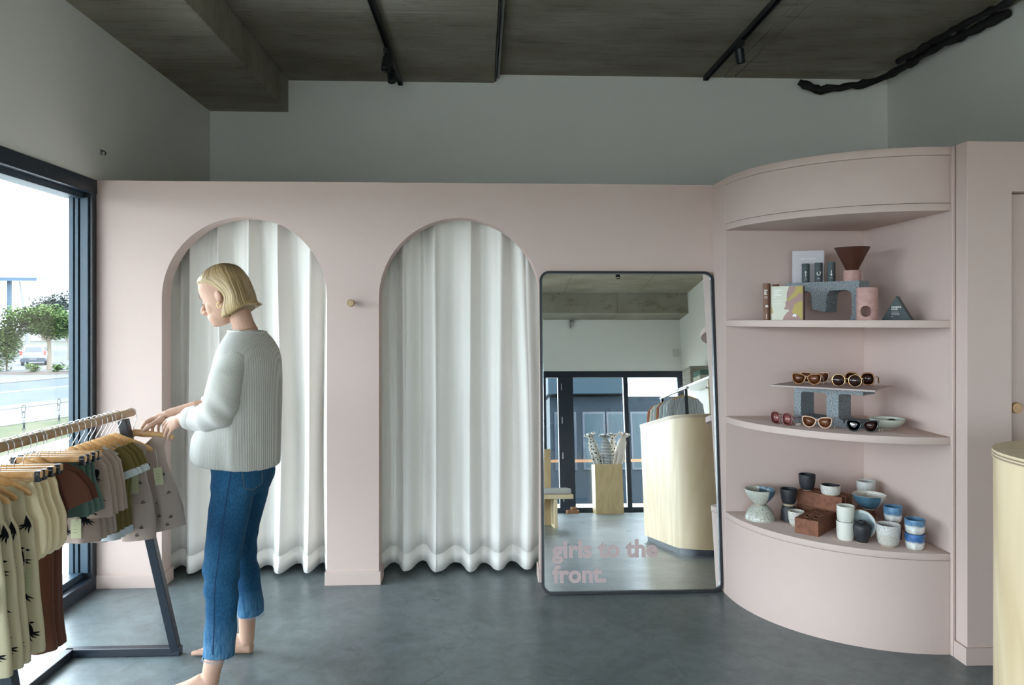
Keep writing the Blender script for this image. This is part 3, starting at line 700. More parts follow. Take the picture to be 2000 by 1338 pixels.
# oil burner: cylinder with a round hole cut through the front
ob = thing('oil_burner', 'tall dusty pink pottery oil burner with a round hole', 'oil burner', (1.762, 3.345, ZT), -.62)
def burner():
    b = MB(); Rb, Hb, hr, hz = .045, .148, .025, .040; n = 48; nz = 30
    # grid wall in (angle,z); the cells inside the hole are snapped to its edge and left open
    ang = lambda i: -PI / 2 + 2 * PI * i / n
    pts = {}
    def P(i, j, r):
        a = ang(i % n); z = Hb * j / nz; d = (a + PI / 2 + PI) % (2 * PI) - PI; x = d * Rb; q = math.hypot(x, z - hz)
        if q < hr * 1.12 and q > 1e-6: k = hr / q if q > hr * .72 else 1; x *= k; z = hz + (z - hz) * k; a = -PI / 2 + x / Rb
        return (r * math.cos(a), r * math.sin(a), z), q
    for r in (Rb, Rb - .005):
        for i in range(n):
            for j in range(nz):
                c = [P(i, j, r), P(i + 1, j, r), P(i + 1, j + 1, r), P(i, j + 1, r)]
                if sum(1 for v in c if v[1] < hr * .72) : continue
                if all(v[1] < hr * 1.12 for v in c): continue
                b.add([v[0] for v in c], [(0, 1, 2, 3)])
    m_ = 40; ring_ = lambda r: [(r * math.cos(-PI / 2 + hr * math.cos(2 * PI * k / m_) / Rb), r * math.sin(-PI / 2 + hr * math.cos(2 * PI * k / m_) / Rb), hz + hr * math.sin(2 * PI * k / m_)) for k in range(m_)]
    b.loft([ring_(Rb + .0002), ring_(Rb - .005)], cap=False)
    return b
burner().build('body', TERR, ob, smooth=60, fixn=False)
MB().lathe([(0, .140), (.036, .142), (.041, .149), (.045, .1485), (.0452, .146)], 40, cap=False).build('dish', TERR, ob, smooth=50)
MB().lathe([(0, 0), (.0448, 0), (.0448, .004), (0, .004)], 40).build('base', TERR, ob, smooth=50)
MB().lathe([(0, .004), (.017, .004), (.017, .014), (0, .015)], 20, (.008, -.008, 0)).build('tealight', WGL, ob)
# triangular candle pack
tp = thing('candle_pack', 'dark slate triangular carton printed in white at the right of the top shelf', 'box', (1.895, 3.34, ZT), math.radians(-42))
MB().prism([(-.062, 0), (.062, 0), (0, .110)], 0, .055, 'y').build('carton', SLATE, tp, smooth=0)
MB().prism([(-.0585, .002), (.0585, .002), (0, .106)], -.0012, 0, 'y').build('front_panel', SLATE, tp, smooth=0)
text_mesh('lettering', 'CANDLE\nPACK', .0105, WPR, tp, onto(-.020, -.0018, .056), bold=.0004, line=.95)
for k in range(3): MB().box(-.02, .014 - .004 * (k == 0), -.0016, -.0012, .036 - k * .0055, .0372 - k * .0055).build('print_line', WPR, tp, smooth=0)
MB().prism([(-.019, .016), (-.0165, .0185), (-.014, .016), (-.0165, .0135)], -.0016, -.0012, 'y').build('printed_mark', WPR, tp, smooth=0)
# brown tubes and boxed set
BROWN = mat('brown_card_tube', (.18, .085, .05), .6)
AUS = [(-.009, -.004), (-.0085, .002), (-.005, .004), (-.002, .0075), (.001, .006), (.003, .008), (.004, .005), (.006, .008), (.008, .002), (.0095, -.002), (.007, -.007), (.004, -.0075), (.001, -.004), (-.004, -.006)]
for loc, lab, full in (((1.398, 3.610, ZT), 'brown card tube with white print at the left of the top shelf', 1), ((1.478, 3.70, ZT), 'brown card tube half hidden behind the boxed set', 0)):
    t = canister(loc, lab, BROWN, .0178, .180, group='brown card tubes on the top shelf', rz=-.35)
    if full:
        for k, w in enumerate((.014, .009, .011)): mark(t, [sub(-.013, -.013 + w * 1.2, .143 - k * .009, .148 - k * .009)], .0178)
        for k in range(3): mark(t, [sub(-.012, .004, .116 - k * .005, .1172 - k * .005)], .0178)
        mark(t, [[(x * .8, .068 + z * .8) for x, z in AUS]], .0178)
        mark(t, [sub(-.002, .0, .006, .03, 1)], .0178)
bk = thing('boxed_set', 'boxed set with cream, mauve and mustard landscape print', 'box', (1.394, 3.540, ZT), math.radians(-34))
CRM = mat('cream_card', (.62, .62, .51), .6)
MB().box(0, .143, 0, .032, 0, .162).build('slipcase', CRM, bk, smooth=0, bevel=.0008)
MB().box(.1432, .1465, .001, .032, .001, .161).build('spine', mat('dark_red_card', (.09, .025, .015), .5), bk, smooth=0)
MAUV = mat('mauve_print', (.36, .22, .20), .6); MUST = mat('mustard_print', (.42, .33, .09), .6)
def flat(name, pts, y, m): MB().prism(pts, y - .0004, y, 'y').build(name, m, bk, smooth=0)
flat('printed_shape', [(.052, .001), (.058, .018), (.073, .038), (.081, .041), (.080, .049), (.062, .050), (.058, .056), (.066, .068), (.064, .085), (.070, .092), (.071, .13), (.077, .148), (.081, .161), (.1425, .161), (.1425, .001)], -.0001, MAUV)
flat('printed_shape', [(.094, .036), (.11, .03), (.125, .02), (.134, .004), (.1425, .001), (.1425, .095), (.125, .086), (.105, .075)], -.0006, MUST)
flat('printed_shape', [(.104, .135), (.116, .161), (.1425, .161), (.1425, .122), (.128, .13), (.12, .118), (.076, .088), (.074, .098)], -.0006, MUST)
flat('printed_shape', [(.0005, .03), (.009, .033), (.008, .042), (.003, .06), (.0005, .075)], -.0001, MUST)
for k, w in enumerate((.034, .02, .032, .008)): flat('print_line', [(.013, .139 - k * .011), (.013 + w, .139 - k * .011), (.013 + w, .145 - k * .011), (.013, .145 - k * .011)], -.0002, WPR)
for k in range(4): flat('print_line', [(.013, .092 - k * .006), (.046, .092 - k * .006), (.046, .0932 - k * .006), (.013, .0932 - k * .006)], -.0002, WPR)
flat('printed_mark', [(.106 + x, .022 + z) for x, z in AUS], -.0009, WPR)
# ================================================================ OUTSIDE THE LEFT WINDOW (street, 2.2 m below the shop floor)
GZ = -2.2
du, dn = Vector((.33, .944)).normalized(), Vector((-.944, .33)).normalized()
def strip(name, n0, n1, z, m, thick=.1, a=-90, b=160):
    p = [dn * n0 + du * a, dn * n1 + du * a, dn * n1 + du * b, dn * n0 + du * b]
    o = MB().prism([(q.x, q.y) for q in p], z - thick, z, 'z').build(name, m, smooth=0); return struct(o)
ASPH = mat('street_asphalt', (.052, .060, .068), .9, spec=.05, col2=(.062, .070, .078), scale=.6)
PAVE = mat('pale_pavement', (.092, .092, .09), .9, spec=.05, col2=(.082, .081, .077), scale=.4)
LAWN = mat('dry_lawn', (.042, .052, .026), .95, spec=.05, col2=(.072, .068, .048), scale=.7)
struct(MB().box(-5.5, XL - .12, -30, 60, -.32, -.12).build('terrace', mat('terrace_concrete', (.58, .57, .55), .9, spec=.1), smooth=0))
struct(MB().box(-260, 200, -160, 300, GZ - .4, GZ - .15).build('ground', mat('far_ground', (.07, .072, .06), .95, spec=.05, col2=(.085, .08, .07), scale=.05), smooth=0))
strip('lawn', 9.0, 24.0, GZ, LAWN)
strip('footpath', 24.0, 28.2, GZ + .02, PAVE)
strip('kerb', 28.2, 29.5, GZ + .04, PAVE)
road = strip('road', 29.5, 40.1, GZ, ASPH)
strip('road_line', 35.0, 35.25, GZ + .012, mat('line_paint', (.2, .2, .2), .8), .02)
strip('far_footpath', 40.1, 46.5, GZ + .04, PAVE)
strip('car_park', 46.5, 85.0, GZ, mat('car_park_paving', (.085, .087, .09), .9, spec=.1))
def blob(name, cx, cy, rx, ry, z, m, n=26, seed=1, h=.12):
    r = random.Random(seed); pts = [(cx + rx * math.cos(2 * PI * k / n) * r.uniform(.9, 1.08), cy + ry * math.sin(2 * PI * k / n) * r.uniform(.9, 1.08)) for k in range(n)]
    ring1 = [(x, y, z) for x, y in pts]; ring2 = [(cx + (x - cx) * .85, cy + (y - cy) * .85, z + h) for x, y in pts]; ring3 = [(cx + (x - cx) * .3, cy + (y - cy) * .3, z + h * 1.3) for x, y in pts]
    return MB().loft([ring1, ring2, ring3]).build(name, m, smooth=60)
isl = tag(blob('garden_bed', -29.4, 51.6, 3.6, 1.7, GZ, mat('bark_mulch', (.036, .026, .020), .95, col2=(.062, .048, .040), scale=6.), seed=2), 'low bark mulch garden bed around the street tree', 'garden bed')
# --- trees: trunk, branches and a crown of leaf clusters
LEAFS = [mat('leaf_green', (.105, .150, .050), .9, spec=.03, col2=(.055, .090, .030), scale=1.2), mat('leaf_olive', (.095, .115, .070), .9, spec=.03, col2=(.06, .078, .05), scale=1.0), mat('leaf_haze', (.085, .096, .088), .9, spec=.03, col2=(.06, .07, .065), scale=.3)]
BARK = mat('bark', (.16, .13, .10), .9)
def leaves(centres, n, size, seed):
    r = random.Random(seed); b = MB()
    for _ in range(n):
        c, rad = r.choice(centres)
        d = Vector((r.gauss(0, 1), r.gauss(0, 1), r.gauss(0, 1))).normalized() * (r.random() ** .4)
        p = Vector((c[0] + d.x * rad[0], c[1] + d.y * rad[1], c[2] + d.z * rad[2]))
        a = Vector((r.uniform(-1, 1), r.uniform(-1, 1), r.uniform(-.4, .4))).normalized() * size * r.uniform(.6, 1.3)
        q = a.cross(Vector((r.uniform(-.5, .5), r.uniform(-.5, .5), 1))).normalized() * size * r.uniform(.35, .6)
        b.add([p - a, p + q * .9 - a * .1, p + a, p - q * .9 - a * .1], [(0, 1, 2, 3)])
    return b
def tree(loc, h, crown, trunk_r, label, lm, n=2600, size=.16, seed=1, group='street trees', fork=.4):
    r = random.Random(seed); t = thing('street_tree', label, 'tree', loc, group=group)
    MB().tube([(0, 0, 0), (.03, 0, h * .25), (-.02, .02, h * fork), (.05, 0, h * .75)], [trunk_r, trunk_r * .85, trunk_r * .75, trunk_r * .3], 10).build('trunk', BARK, t, smooth=60)
    cs = []
    for k in range(14):
        a = k * 2.399; q = math.sqrt((k + .5) / 14)
        c = (crown[0] * .62 * q * math.cos(a), crown[1] * .62 * q * math.sin(a), h * .66 + crown[2] * r.uniform(-.55, .55) * (1.15 - q * .5))
        cs.append((c, (crown[0] * .38, crown[1] * .38, crown[2] * .36)))
        if k % 3 == 0: MB().tube([(-.02, .02, h * fork * .95), (c[0] * .5, c[1] * .5, (h * fork + c[2]) / 2), c], [trunk_r * .5, trunk_r * .3, trunk_r * .12], 6).build('branch', BARK, t, smooth=60)
    leaves(cs, n, size, seed).build('crown', lm, t, smooth=0, fixn=False)
    return t
tree((-30.5, 53.9, GZ), 5.3, (3.0, 2.4, 1.7), .16, 'round-crowned green street tree standing in the mulch bed', LEAFS[0], 11000, .13, 3)
tree((-37.3, 68.9, GZ), 4.2, (1.6, 1.6, 1.2), .09, 'thin young tree at the far side of the car park', LEAFS[0], 1300, .17, 5)
def bush(loc, r3, label, lm, n, seed, size=.16):
    t = thing('shrub', label, 'shrub', loc, group='street shrubs')
    rr = random.Random(seed); cs = [((rr.uniform(-.5, .5) * r3[0], rr.uniform(-.5, .5) * r3[1], r3[2] * rr.uniform(.35, .75)), (r3[0] * .55, r3[1] * .55, r3[2] * .45)) for _ in range(7)]
    leaves(cs, n, size, seed).build('foliage', lm, t, smooth=0, fixn=False)
    for k in range(4): MB().tube([(0, 0, 0), (rr.uniform(-.4, .4) * r3[0], rr.uniform(-.4, .4) * r3[1], r3[2] * .7)], [.05, .02], 6).build('stem', BARK, t)
    return t
bush((-34.6, 50.2, GZ), (1.6, 1.6, 5.4), 'tall grey-green shrub at the left edge of the window view', LEAFS[1], 7000, 8, .13)
bush((-33.6, 54.2, GZ), (1.6, 1.4, 4.6), 'leafy shrub behind the silver car beside the street tree', LEAFS[0], 5000, 9, .13)
bush((-33.2, 47.9, GZ), (1.9, 1.2, 1.2), 'low grassy shrub in front of the parked car', LEAFS[1], 2600, 10, .12)
for k, (x, y) in enumerate(((-29.9, 50.9), (-28.4, 51.2), (-27.6, 51.4))):
    bush((x, y, GZ + .1), (.5, .4, .55), ['small green tuft left of the street tree trunk', 'small green tuft right of the street tree trunk', 'small green tuft at the right end of the mulch bed'][k], LEAFS[0], 260, 20 + k, .12)
rr = random.Random(5)
for k in range(11):
    x = -118 + k * 10.5; y = 128 + rr.uniform(-6, 12) - .02 * k
    t = thing('distant_tree', 'hazy grey-green skyline tree, %s from the left' % ['first', 'second', 'third', 'fourth', 'fifth', 'sixth', 'seventh', 'eighth', 'ninth', 'tenth', 'eleventh'][k], 'tree', (x, y, GZ), group='distant trees on the skyline')
    h = rr.uniform(6.4, 9.0); cs = [((rr.uniform(-3, 3), rr.uniform(-2, 2), h * rr.uniform(.35, .8)), (2.8, 2.4, h * .26)) for _ in range(8)]
    leaves(cs, 4200, .40, 40 + k).build('crown', LEAFS[2], t, smooth=0, fixn=False)
    MB().tube([(0, 0, 0), (0, 0, h * .6)], [.3, .15], 7).build('trunk', BARK, t)
# --- blue canopy roof on a column with a raking strut
cp = thing('canopy', 'pale blue flat canopy roof on a blue column across the street', 'canopy', (0, 0, 0))
CB = mat('canopy_blue', (.022, .052, .09), .6); CW = mat('canopy_white', (.11, .115, .12), .6)
rf = [(-41.7, 71.7, 5.05), (-64, 69, 5.05), (-66, 92, 6.3), (-49, 88, 6.1)]
MB().loft([rf, [(x, y, z + .32) for x, y, z in rf]]).build('roof', CB, cp, smooth=0)
MB().box(-44.75, -44.45, 72.2, 72.5, GZ, 5.10).build('column', CB, cp, smooth=0)
MB().tube([(-43.4, 71.9, 5.05), (-42.9, 72.0, 1.6), (-42.6, 72.0, GZ)], [.07, .16, .18], 8).build('strut', CW, cp)
# --- silver estate car seen from behind
car = thing('car', 'silver estate car parked with its tail towards the shop', 'car', (-36.3, 62.4, GZ), math.radians(24))
CP = mat('silver_paint', (.20, .21, .22), .3, metal=.3, coat=.6); CG = mat('car_glass', (.012, .018, .025), .08, coat=.5); CD = mat('dark_trim', (.035, .045, .06), .6); CR = mat('tail_red', (.45, .06, .05), .3)
def sect(y, w, z0, z1, p=.28, n=20):
    zc, hz = (z0 + z1) / 2, (z1 - z0) / 2
    return [(w * math.copysign(abs(math.cos(a)) ** p, math.cos(a)), y, zc + hz * math.copysign(abs(math.sin(a)) ** p, math.sin(a))) for a in [2 * PI * (k + .5) / n for k in range(n)]]
MB().loft([sect(-2.25, .80, .45, .95), sect(-2.2, .88, .38, 1.02), sect(-1.2, .93, .30, 1.04), sect(.6, .93, .30, 1.02), sect(1.7, .90, .32, .92), sect(2.25, .80, .40, .75)]).build('body', CP, car, smooth=50)
MB().loft([sect(-2.12, .72, .98, 1.14, .35), sect(-1.85, .70, .98, 1.50, .35), sect(-1.3, .70, .98, 1.58, .35), sect(.2, .70, .98, 1.56, .35), sect(1.05, .72, .98, 1.08, .35)]).build('cabin', CP, car, smooth=50)
MB().add([(-.60, -2.115, 1.10), (.60, -2.115, 1.10), (.52, -1.90, 1.46), (-.52, -1.90, 1.46)], [(0, 1, 2, 3)]).xf(Matrix.Translation((0, -.03, .01))).build('rear_window', CG, car, smooth=0)
for s in (-1, 1):
    MB().add([(s * .735, -1.75, 1.10), (s * .735, .75, 1.10), (s * .705, .15, 1.48), (s * .705, -1.6, 1.48)], [(0, 1, 2, 3)]).build('side_window', CG, car, smooth=0)
    MB().box(s * .80 - .09, s * .80 + .09, -2.27, -2.1, .82, 1.16).build('tail_light', CR, car, smooth=0, bevel=.03)
    MB().tube([(s * .58, -1.6, 1.63), (s * .58, .1, 1.62)], .025, 6).build('roof_rail', CW, car)
    for y in (-1.35, 1.4):
        w = MB().lathe([(0, -.11), (.24, -.11), (.32, -.09), (.33, 0), (.32, .09), (.24, .11), (0, .11)], 24).xf(Matrix.Translation((s * .80, y, .33)) @ Matrix.Rotation(PI / 2, 4, 'Y')).build('wheel', CD, car)
        MB().lathe([(0, -.115), (.2, -.115), (.2, .115), (0, .115)], 16).xf(Matrix.Translation((s * .80, y, .33)) @ Matrix.Rotation(PI / 2, 4, 'Y')).build('hubcap', CW, w)
MB().loft([sect(-2.32, .82, .30, .60, .3), sect(-2.0, .92, .28, .62, .3)]).build('rear_bumper', CD, car, smooth=50)
MB().box(-.26, .26, -2.335, -2.31, .46, .58).build('number_plate', CW, car, smooth=0)

# --- stick-on drawings on the window glass: a tumbler above a spiky plant, twice
DEC = mat('grey_vinyl', (.10, .13, .17), .7)
def stickers(loc, rz, lab):
    t = thing('window_sticker', 'grey tumbler drawing stuck on the ' + lab, 'sticker', loc, rz, group='drawings on the glass')
    L = lambda pts, w=.0016: MB().tube([(0, -a, b) for a, b in pts], w, 5, flat=.3, up=(0, 0, 1))
    L([(-.014, .022), (-.010, .034), (.010, .036), (.018, .026), (.016, .012)]).build('outline', DEC, t)
    L([(-.014, .022), (-.012, .012), (-.007, .006), (-.005, -.022)]).build('outline', DEC, t)
    L([(.016, .012), (.013, .006), (.011, -.022), (-.009, -.022)]).build('outline', DEC, t)
    L([(-.003, .004), (.011, .006)], .0022).build('mark', DEC, t)
    t2 = thing('window_sticker', 'grey spiky plant drawing stuck on the ' + lab, 'sticker', (loc[0], loc[1], loc[2] - .061), rz, group='drawings on the glass')
    for dx, dz in ((-.012, .016), (0, .030), (.011, .018), (-.014, -.002), (.014, 0), (-.016, -.024), (.016, -.022), (0, -.03)):
        MB().tube([(0, 0, 0), (0, -dx * .6, dz * .6), (0, -dx, dz)], [.0022, .0018, .0006], 5, flat=.3).build('frond', DEC, t2)
stickers((XL - .0835, 3.627, 1.006), 0, 'left window, farther from its frame')
stickers((XL - .0835, 3.921, 1.006), 0, 'left window, close to its frame')
stickers((2.49, YF - .0425, .985), PI / 2, 'shopfront door glass, seen in the mirror')
# ================================================================ BEHIND THE CAMERA (seen in the mirror)
# street side of the shopfront: timber deck, hand rail and a dark facade opposite
struct(MB().box(-12, 14, -7.4, YF - .09, -.14, -.02).build('deck', mat('deck_timber', (.33, .27, .19), .8, col2=(.28, .22, .15), scale=3.), smooth=0))
struct(MB().box(-20, 20, -30, -7.4, -.25, -.10).build('forecourt', mat('forecourt_concrete', (.5, .49, .47), .9, spec=.1), smooth=0))
hr = thing('hand_rail', 'thin timber hand rail on posts outside the shopfront glass', 'railing', (0, -5.2, -.02))
MB().box(-4, 6, -.03, .03, .80, .85).build('rail', mat('rail_timber', (.42, .22, .12), .6), hr, smooth=0)
for x in (-3.5, -1, .6, 3.4, 5.5): MB().box(x - .02, x + .02, -.02, .02, 0, .8).build('post', FRAME, hr, smooth=0)
fc = thing('building', 'dark blue glazed building opposite the shopfront, seen in the mirror', 'building', (0, -9.0, -.1))
DKB = mat('dark_blue_cladding', (.004, .010, .017), .7, spec=.2); PNB = mat('blue_window_glass', (.016, .030, .040), .2, spec=.2)
MB().box(1.55, 6.2, -3, 0, 0, 2.40).build('wall', DKB, fc, smooth=0)
MB().box(1.5, 3.32, -3.2, .25, 2.45, 3.3).build('sky_blocking_awning', mat('awning_blue', (.010, .022, .032), .7, spec=.2), fc, smooth=0)
for x0, x1 in ((1.7, 2.1), (2.34, 2.76), (2.89, 3.28), (3.44, 3.87), (4.1, 4.6), (4.9, 5.8)):
    f = MB().box(x0 - .05, x1 + .05, -.02, .03, .75, 2.05).build('window', FRAME, fc, smooth=0)
    MB().box(x0, x1, .0, .04, .8, 2.0).build('pane', PNB, f, smooth=0)

# --- bench with cushion
bn = thing('bench', 'low plywood bench on slim timber frame legs, seen in the mirror', 'bench', (0, 0, 0))
MB().box(-.4, 1.05, -1.12, -.70, .322, .372).build('seat', PLY, bn, smooth=0, bevel=.003)
for x in (.845, -.2):
    for y in (-.73, -1.09): MB().box(x - .02, x + .02, y - .02, y + .02, 0, .322).build('leg', PLY, bn, smooth=0, bevel=.002)
    MB().box(x - .02, x + .02, -1.07, -.75, 0, .035).build('stretcher', PLY, bn, smooth=0, bevel=.002)
cu = tag(MB().box(-.38, 1.03, -1.11, -.71, .374, .440).build('seat_cushion', mat('grey_linen', (.52, .51, .49), .9), smooth=40, bevel=.018, seg=3), 'pale grey flat cushion lying on the plywood bench', 'cushion')
bx = thing('plywood_box', 'plain plywood display box behind the bench, seen in the mirror', 'display box', (0, 0, 0))
MB().box(.36, .84, -1.66, -1.18, 0, .885).build('case', PLYD, bx, smooth=0, bevel=.002)
MB().box(.355, .845, -1.665, -1.175, .886, .90).build('top', PLYD, bx, smooth=0, bevel=.002)
WHT = mat('white_cotton', (.70, .69, .66), .9, bump=.3, bscale=60., bdist=.004)
def folded(loc, w, d, h, m, label, group, name='folded_blanket', seed=0, rz=0.):
    """one folded textile: rounded fold at the front, layered edge"""
    t = thing(name, label, 'blanket', loc, rz, group=group); n = 3; r = random.Random(seed)
    for k in range(n):
        z0 = h * k / n; hh = h / n * .97
        prof = [(d / 2, z0), (d / 2, z0 + hh)] + [(-d / 2 - hh / 2 * math.sin(PI * q / 6), z0 + hh / 2 + hh / 2 * math.cos(PI * q / 6)) for q in range(7)]
        MB().prism([(a, b) for a, b in prof], -w / 2 + r.uniform(0, .008), w / 2 - r.uniform(0, .008), 'x').build('layer', m, t, smooth=50)
    return t
folded((.62, -1.40, .90), .28, .26, .05, WHT, 'white cotton wrap folded on the plywood box, lower of two', 'wraps on the plywood box')
folded((.63, -1.40, .951), .25, .24, .045, WHT, 'white cotton wrap folded on the plywood box, upper of two', 'wraps on the plywood box', seed=2)
# --- plinth with bundled wraps
ph = thing('plinth', 'square plywood plinth by the shopfront glass, seen in the mirror', 'plinth', (0, 0, 0))
for name, b in (('front_panel', (1.722, 2.118, -3.42, -3.408, 0, .73)), ('back_panel', (1.722, 2.118, -3.752, -3.74, 0, .73)), ('side_panel', (1.71, 1.722, -3.752, -3.408, 0, .73)), ('side_panel', (2.118, 2.13, -3.752, -3.408, 0, .73)), ('shelf', (1.722, 2.118, -3.74, -3.42, .52, .532))):
    MB().box(*b).build(name, PLYD, ph, smooth=0)
def spots(name, base, spot, scale, thr):
    m = mat(name, base, .9); nt = m.node_tree; N = nt.nodes; L = nt.links; tc = N.new('ShaderNodeTexCoord')
    v = N.new('ShaderNodeTexVoronoi'); v.inputs['Scale'].default_value = scale; L.new(tc.outputs['Object'], v.inputs['Vector'])
    r = N.new('ShaderNodeValToRGB'); e = r.color_ramp.elements; e[0].position = thr; e[1].position = thr + .02; e[0].color = (*spot, 1); e[1].color = (*base, 1)
    L.new(v.outputs['Distance'], r.inputs[0]); L.new(r.outputs[0], N['Principled BSDF'].inputs['Base Color']); return m
def stripes(name, c1, c2, freq, axis=2, frac=.5, rough=.9):
    m = mat(name, c1, rough, spec=.15); nt = m.node_tree; N = nt.nodes; L = nt.links; tc = N.new('ShaderNodeTexCoord')
    sx = N.new('ShaderNodeSeparateXYZ'); L.new(tc.outputs['Object'], sx.inputs[0])
    mu = N.new('ShaderNodeMath'); mu.operation = 'MULTIPLY'; mu.inputs[1].default_value = freq; L.new(sx.outputs[axis], mu.inputs[0])
    fr = N.new('ShaderNodeMath'); fr.operation = 'FRACT'; L.new(mu.outputs[0], fr.inputs[0])
    gt = N.new('ShaderNodeMath'); gt.operation = 'GREATER_THAN'; gt.inputs[1].default_value = frac; L.new(fr.outputs[0], gt.inputs[0])
    mx = N.new('ShaderNodeMix'); mx.data_type = 'RGBA'; L.new(gt.outputs[0], mx.inputs[0]); mx.inputs[6].default_value = (*c1, 1); mx.inputs[7].default_value = (*c2, 1)
    L.new(mx.outputs[2], N['Principled BSDF'].inputs['Base Color']); return m
DOTS = spots('dotted_muslin', (.62, .58, .52), (.02, .02, .022), 26., .30)
STRP = stripes('striped_muslin', (.62, .60, .55), (.10, .11, .13), 45.)
PLN = mat('blush_muslin', (.60, .52, .45), .9)
def bundle(loc, lean, h, r, m, label, seed, ties=True):
    """gathered cloth bundle: narrow foot, full body, frilled top"""
    t = thing('cloth_bundle', label, 'bundle', loc, group='bundled wraps standing in the plinth', rot=(lean[1], lean[0], 0))
    q = random.Random(seed); n = 28; rings = []
    for k, (z, rad, fr_) in enumerate(((0, .45, .1), (.15, .65, .1), (.4, .95, .06), (.65, 1.0, .05), (.82, .8, .10), (.90, .42, .20), (.95, .75, .35), (1.0, .95, .45))):
        rings.append([(r * rad * (1 + fr_ * math.sin(7 * 2 * PI * i / n + k + q.random())) * math.cos(2 * PI * i / n), r * rad * (1 + fr_ * math.sin(7 * 2 * PI * i / n + k)) * math.sin(2 * PI * i / n), z * h + (.02 * math.sin(5 * 2 * PI * i / n) if z == 1.0 else 0)) for i in range(n)])
    MB().loft(rings).build('cloth', m, t, smooth=60)
    if ties:
        for s in (-1, 1):
            MB().tube([(s * r * .7, r * .55, h * .60), (s * r * .95, r * .9, h * .47), (s * r * .8, r * .8, h * .33)], [.012, .020, .012], 8, flat=.35).build('sleeve', m, t, smooth=60)
    return t
bundle((1.84, -3.55, .535), (-.26, 0), .68, .075, DOTS, 'black dotted cloth bundle at the left of the plinth', 1)
bundle((1.915, -3.50, .535), (-.04, -.06), .64, .08, STRP, 'grey striped cloth bundle in the middle of the plinth', 2)
bundle((1.98, -3.66, .535), (.10, .03), .66, .065, DOTS, 'black dotted cloth bundle behind the blush bundle', 3, False)
bundle((2.02, -3.50, .535), (.25, -.04), .68, .075, PLN, 'plain blush cloth bundle at the right of the plinth', 4)
# --- timber blocks on the floor by the door
for k, (w, h, z) in enumerate(((.2, .05, 0), (.1, .045, .0505))):
    o = MB().prism(rrect(-w / 2, w / 2, -.05, .05, .03), 0, h).build('timber_block', wood('redgum', (.28, .13, .06), (.2, .09, .04), 8.), smooth=40, bevel=.004)
    tag(move(o, (1.38 + .02 * k, -3.62, z)), ['wide red timber block on the floor by the door hinge side', 'small red timber block stacked on the wide block'][k], 'wood block', 'timber blocks by the shopfront')
# --- white wall shelf with folded blankets
ws = thing('wall_shelf', 'white wall shelf on timber struts, seen in the mirror', 'shelf', (0, 0, 0))
MB().box(2.90, XR - .001, -2.85, -1.25, 1.785, 1.815).build('board', WGL, ws, smooth=0, bevel=.002)
for y in (-1.5, -2.6): MB().box(2.93, 2.96, y - .015, y + .015, 1.30, 1.785).build('strut', PLY, ws, smooth=0); MB().box(2.93, XR - .001, y - .015, y + .015, 1.30, 1.33).build('arm', PLY, ws, smooth=0)
QLT = mat('grey_quilt', (.40, .38, .33), .95, bump=.8, bscale=30., bdist=.01); TEA = mat('teal_wool', (.12, .20, .17), .95); CRMW = mat('cream_wool', (.55, .53, .45), .95)
for k in range(3): folded((3.06, -2.45, 1.8155 + k * .085), .42, .26, .084, QLT, ['grey quilt at the bottom of the pile on the wall shelf', 'grey quilt in the middle of the pile on the wall shelf', 'grey quilt on top of the pile on the wall shelf'][k], 'quilts on the wall shelf', seed=k, rz=-PI / 2)
folded((3.06, -1.95, 1.8155), .34, .26, .07, CRMW, 'cream wool blanket under the teal blanket on the wall shelf', 'wool blankets on the wall shelf', rz=-PI / 2)
folded((3.06, -1.95, 1.886), .32, .25, .07, TEA, 'teal wool blanket on top of the cream blanket on the wall shelf', 'wool blankets on the wall shelf', rz=-PI / 2)
# small things on the front wall
br = thing('ceiling_bracket', 'small grey metal bracket under the beam, seen in the mirror', 'bracket', (1.43, YF, 3.0)); MB().box(-.006, .006, 0, .05, -.1, .035).build('upright', STEEL, br, smooth=0); MB().box(-.006, .07, 0, .05, .0, .012).build('arm', STEEL, br, smooth=0)
sw = thing('wall_sensor', 'white square wall sensor near the corner, seen in the mirror', 'sensor', (3.14, YF, 2.49)); MB().box(-.05, .05, .0, .02, -.06, .06).build('cover', WGL, sw, smooth=0, bevel=.004); MB().box(-.01, .01, .02, .022, -.03, -.01).build('light', STEEL, sw, smooth=0)
# ================================================================ CLOTHES RACK
RX0, RZ0 = -1.5, 1.052          # rail axis: runs along y
rk = thing('clothes_rack', 'clothes rack of navy steel tube with a timber dowel rail', 'clothes rack', (0, 0, 0))
MB().tube([(RX0, 2.14, RZ0), (RX0, 2.146, RZ0), (RX0, 3.268, RZ0), (RX0, 3.274, RZ0)], [.0150, .017, .017, .0145], 24).build('rail', OAK, rk, smooth=40)
def bar(a, b, w=.036, up=(0, 1, 0)):
    a, b, u = Vector(a), Vector(b), Vector(up); t = (b - a).normalized(); u = (u - t * u.dot(t)).normalized(); v = t.cross(u); h = w / 2
    ring = lambda p: [p + u * h + v * h, p - u * h + v * h, p - u * h - v * h, p + u * h - v * h]
    return MB().loft([ring(a), ring(b)])
for y in (3.20, 2.27):
    yb = y + (.085 if y > 3 else -.02)
    bar((-1.322, yb, .018), (-1.492, y - .03, RZ0 - .02)).build('leg', NAVY, rk, smooth=0, bevel=.003)
    bar((-1.30, yb, .018), (-1.785, yb, .018), up=(0, 0, 1)).build('foot_bar', NAVY, rk, smooth=0, bevel=.003)
bar((-1.767, 2.25, .018), (-1.767, 3.285, .018), up=(0, 0, 1)).build('base_bar', NAVY, rk, smooth=0, bevel=.003)

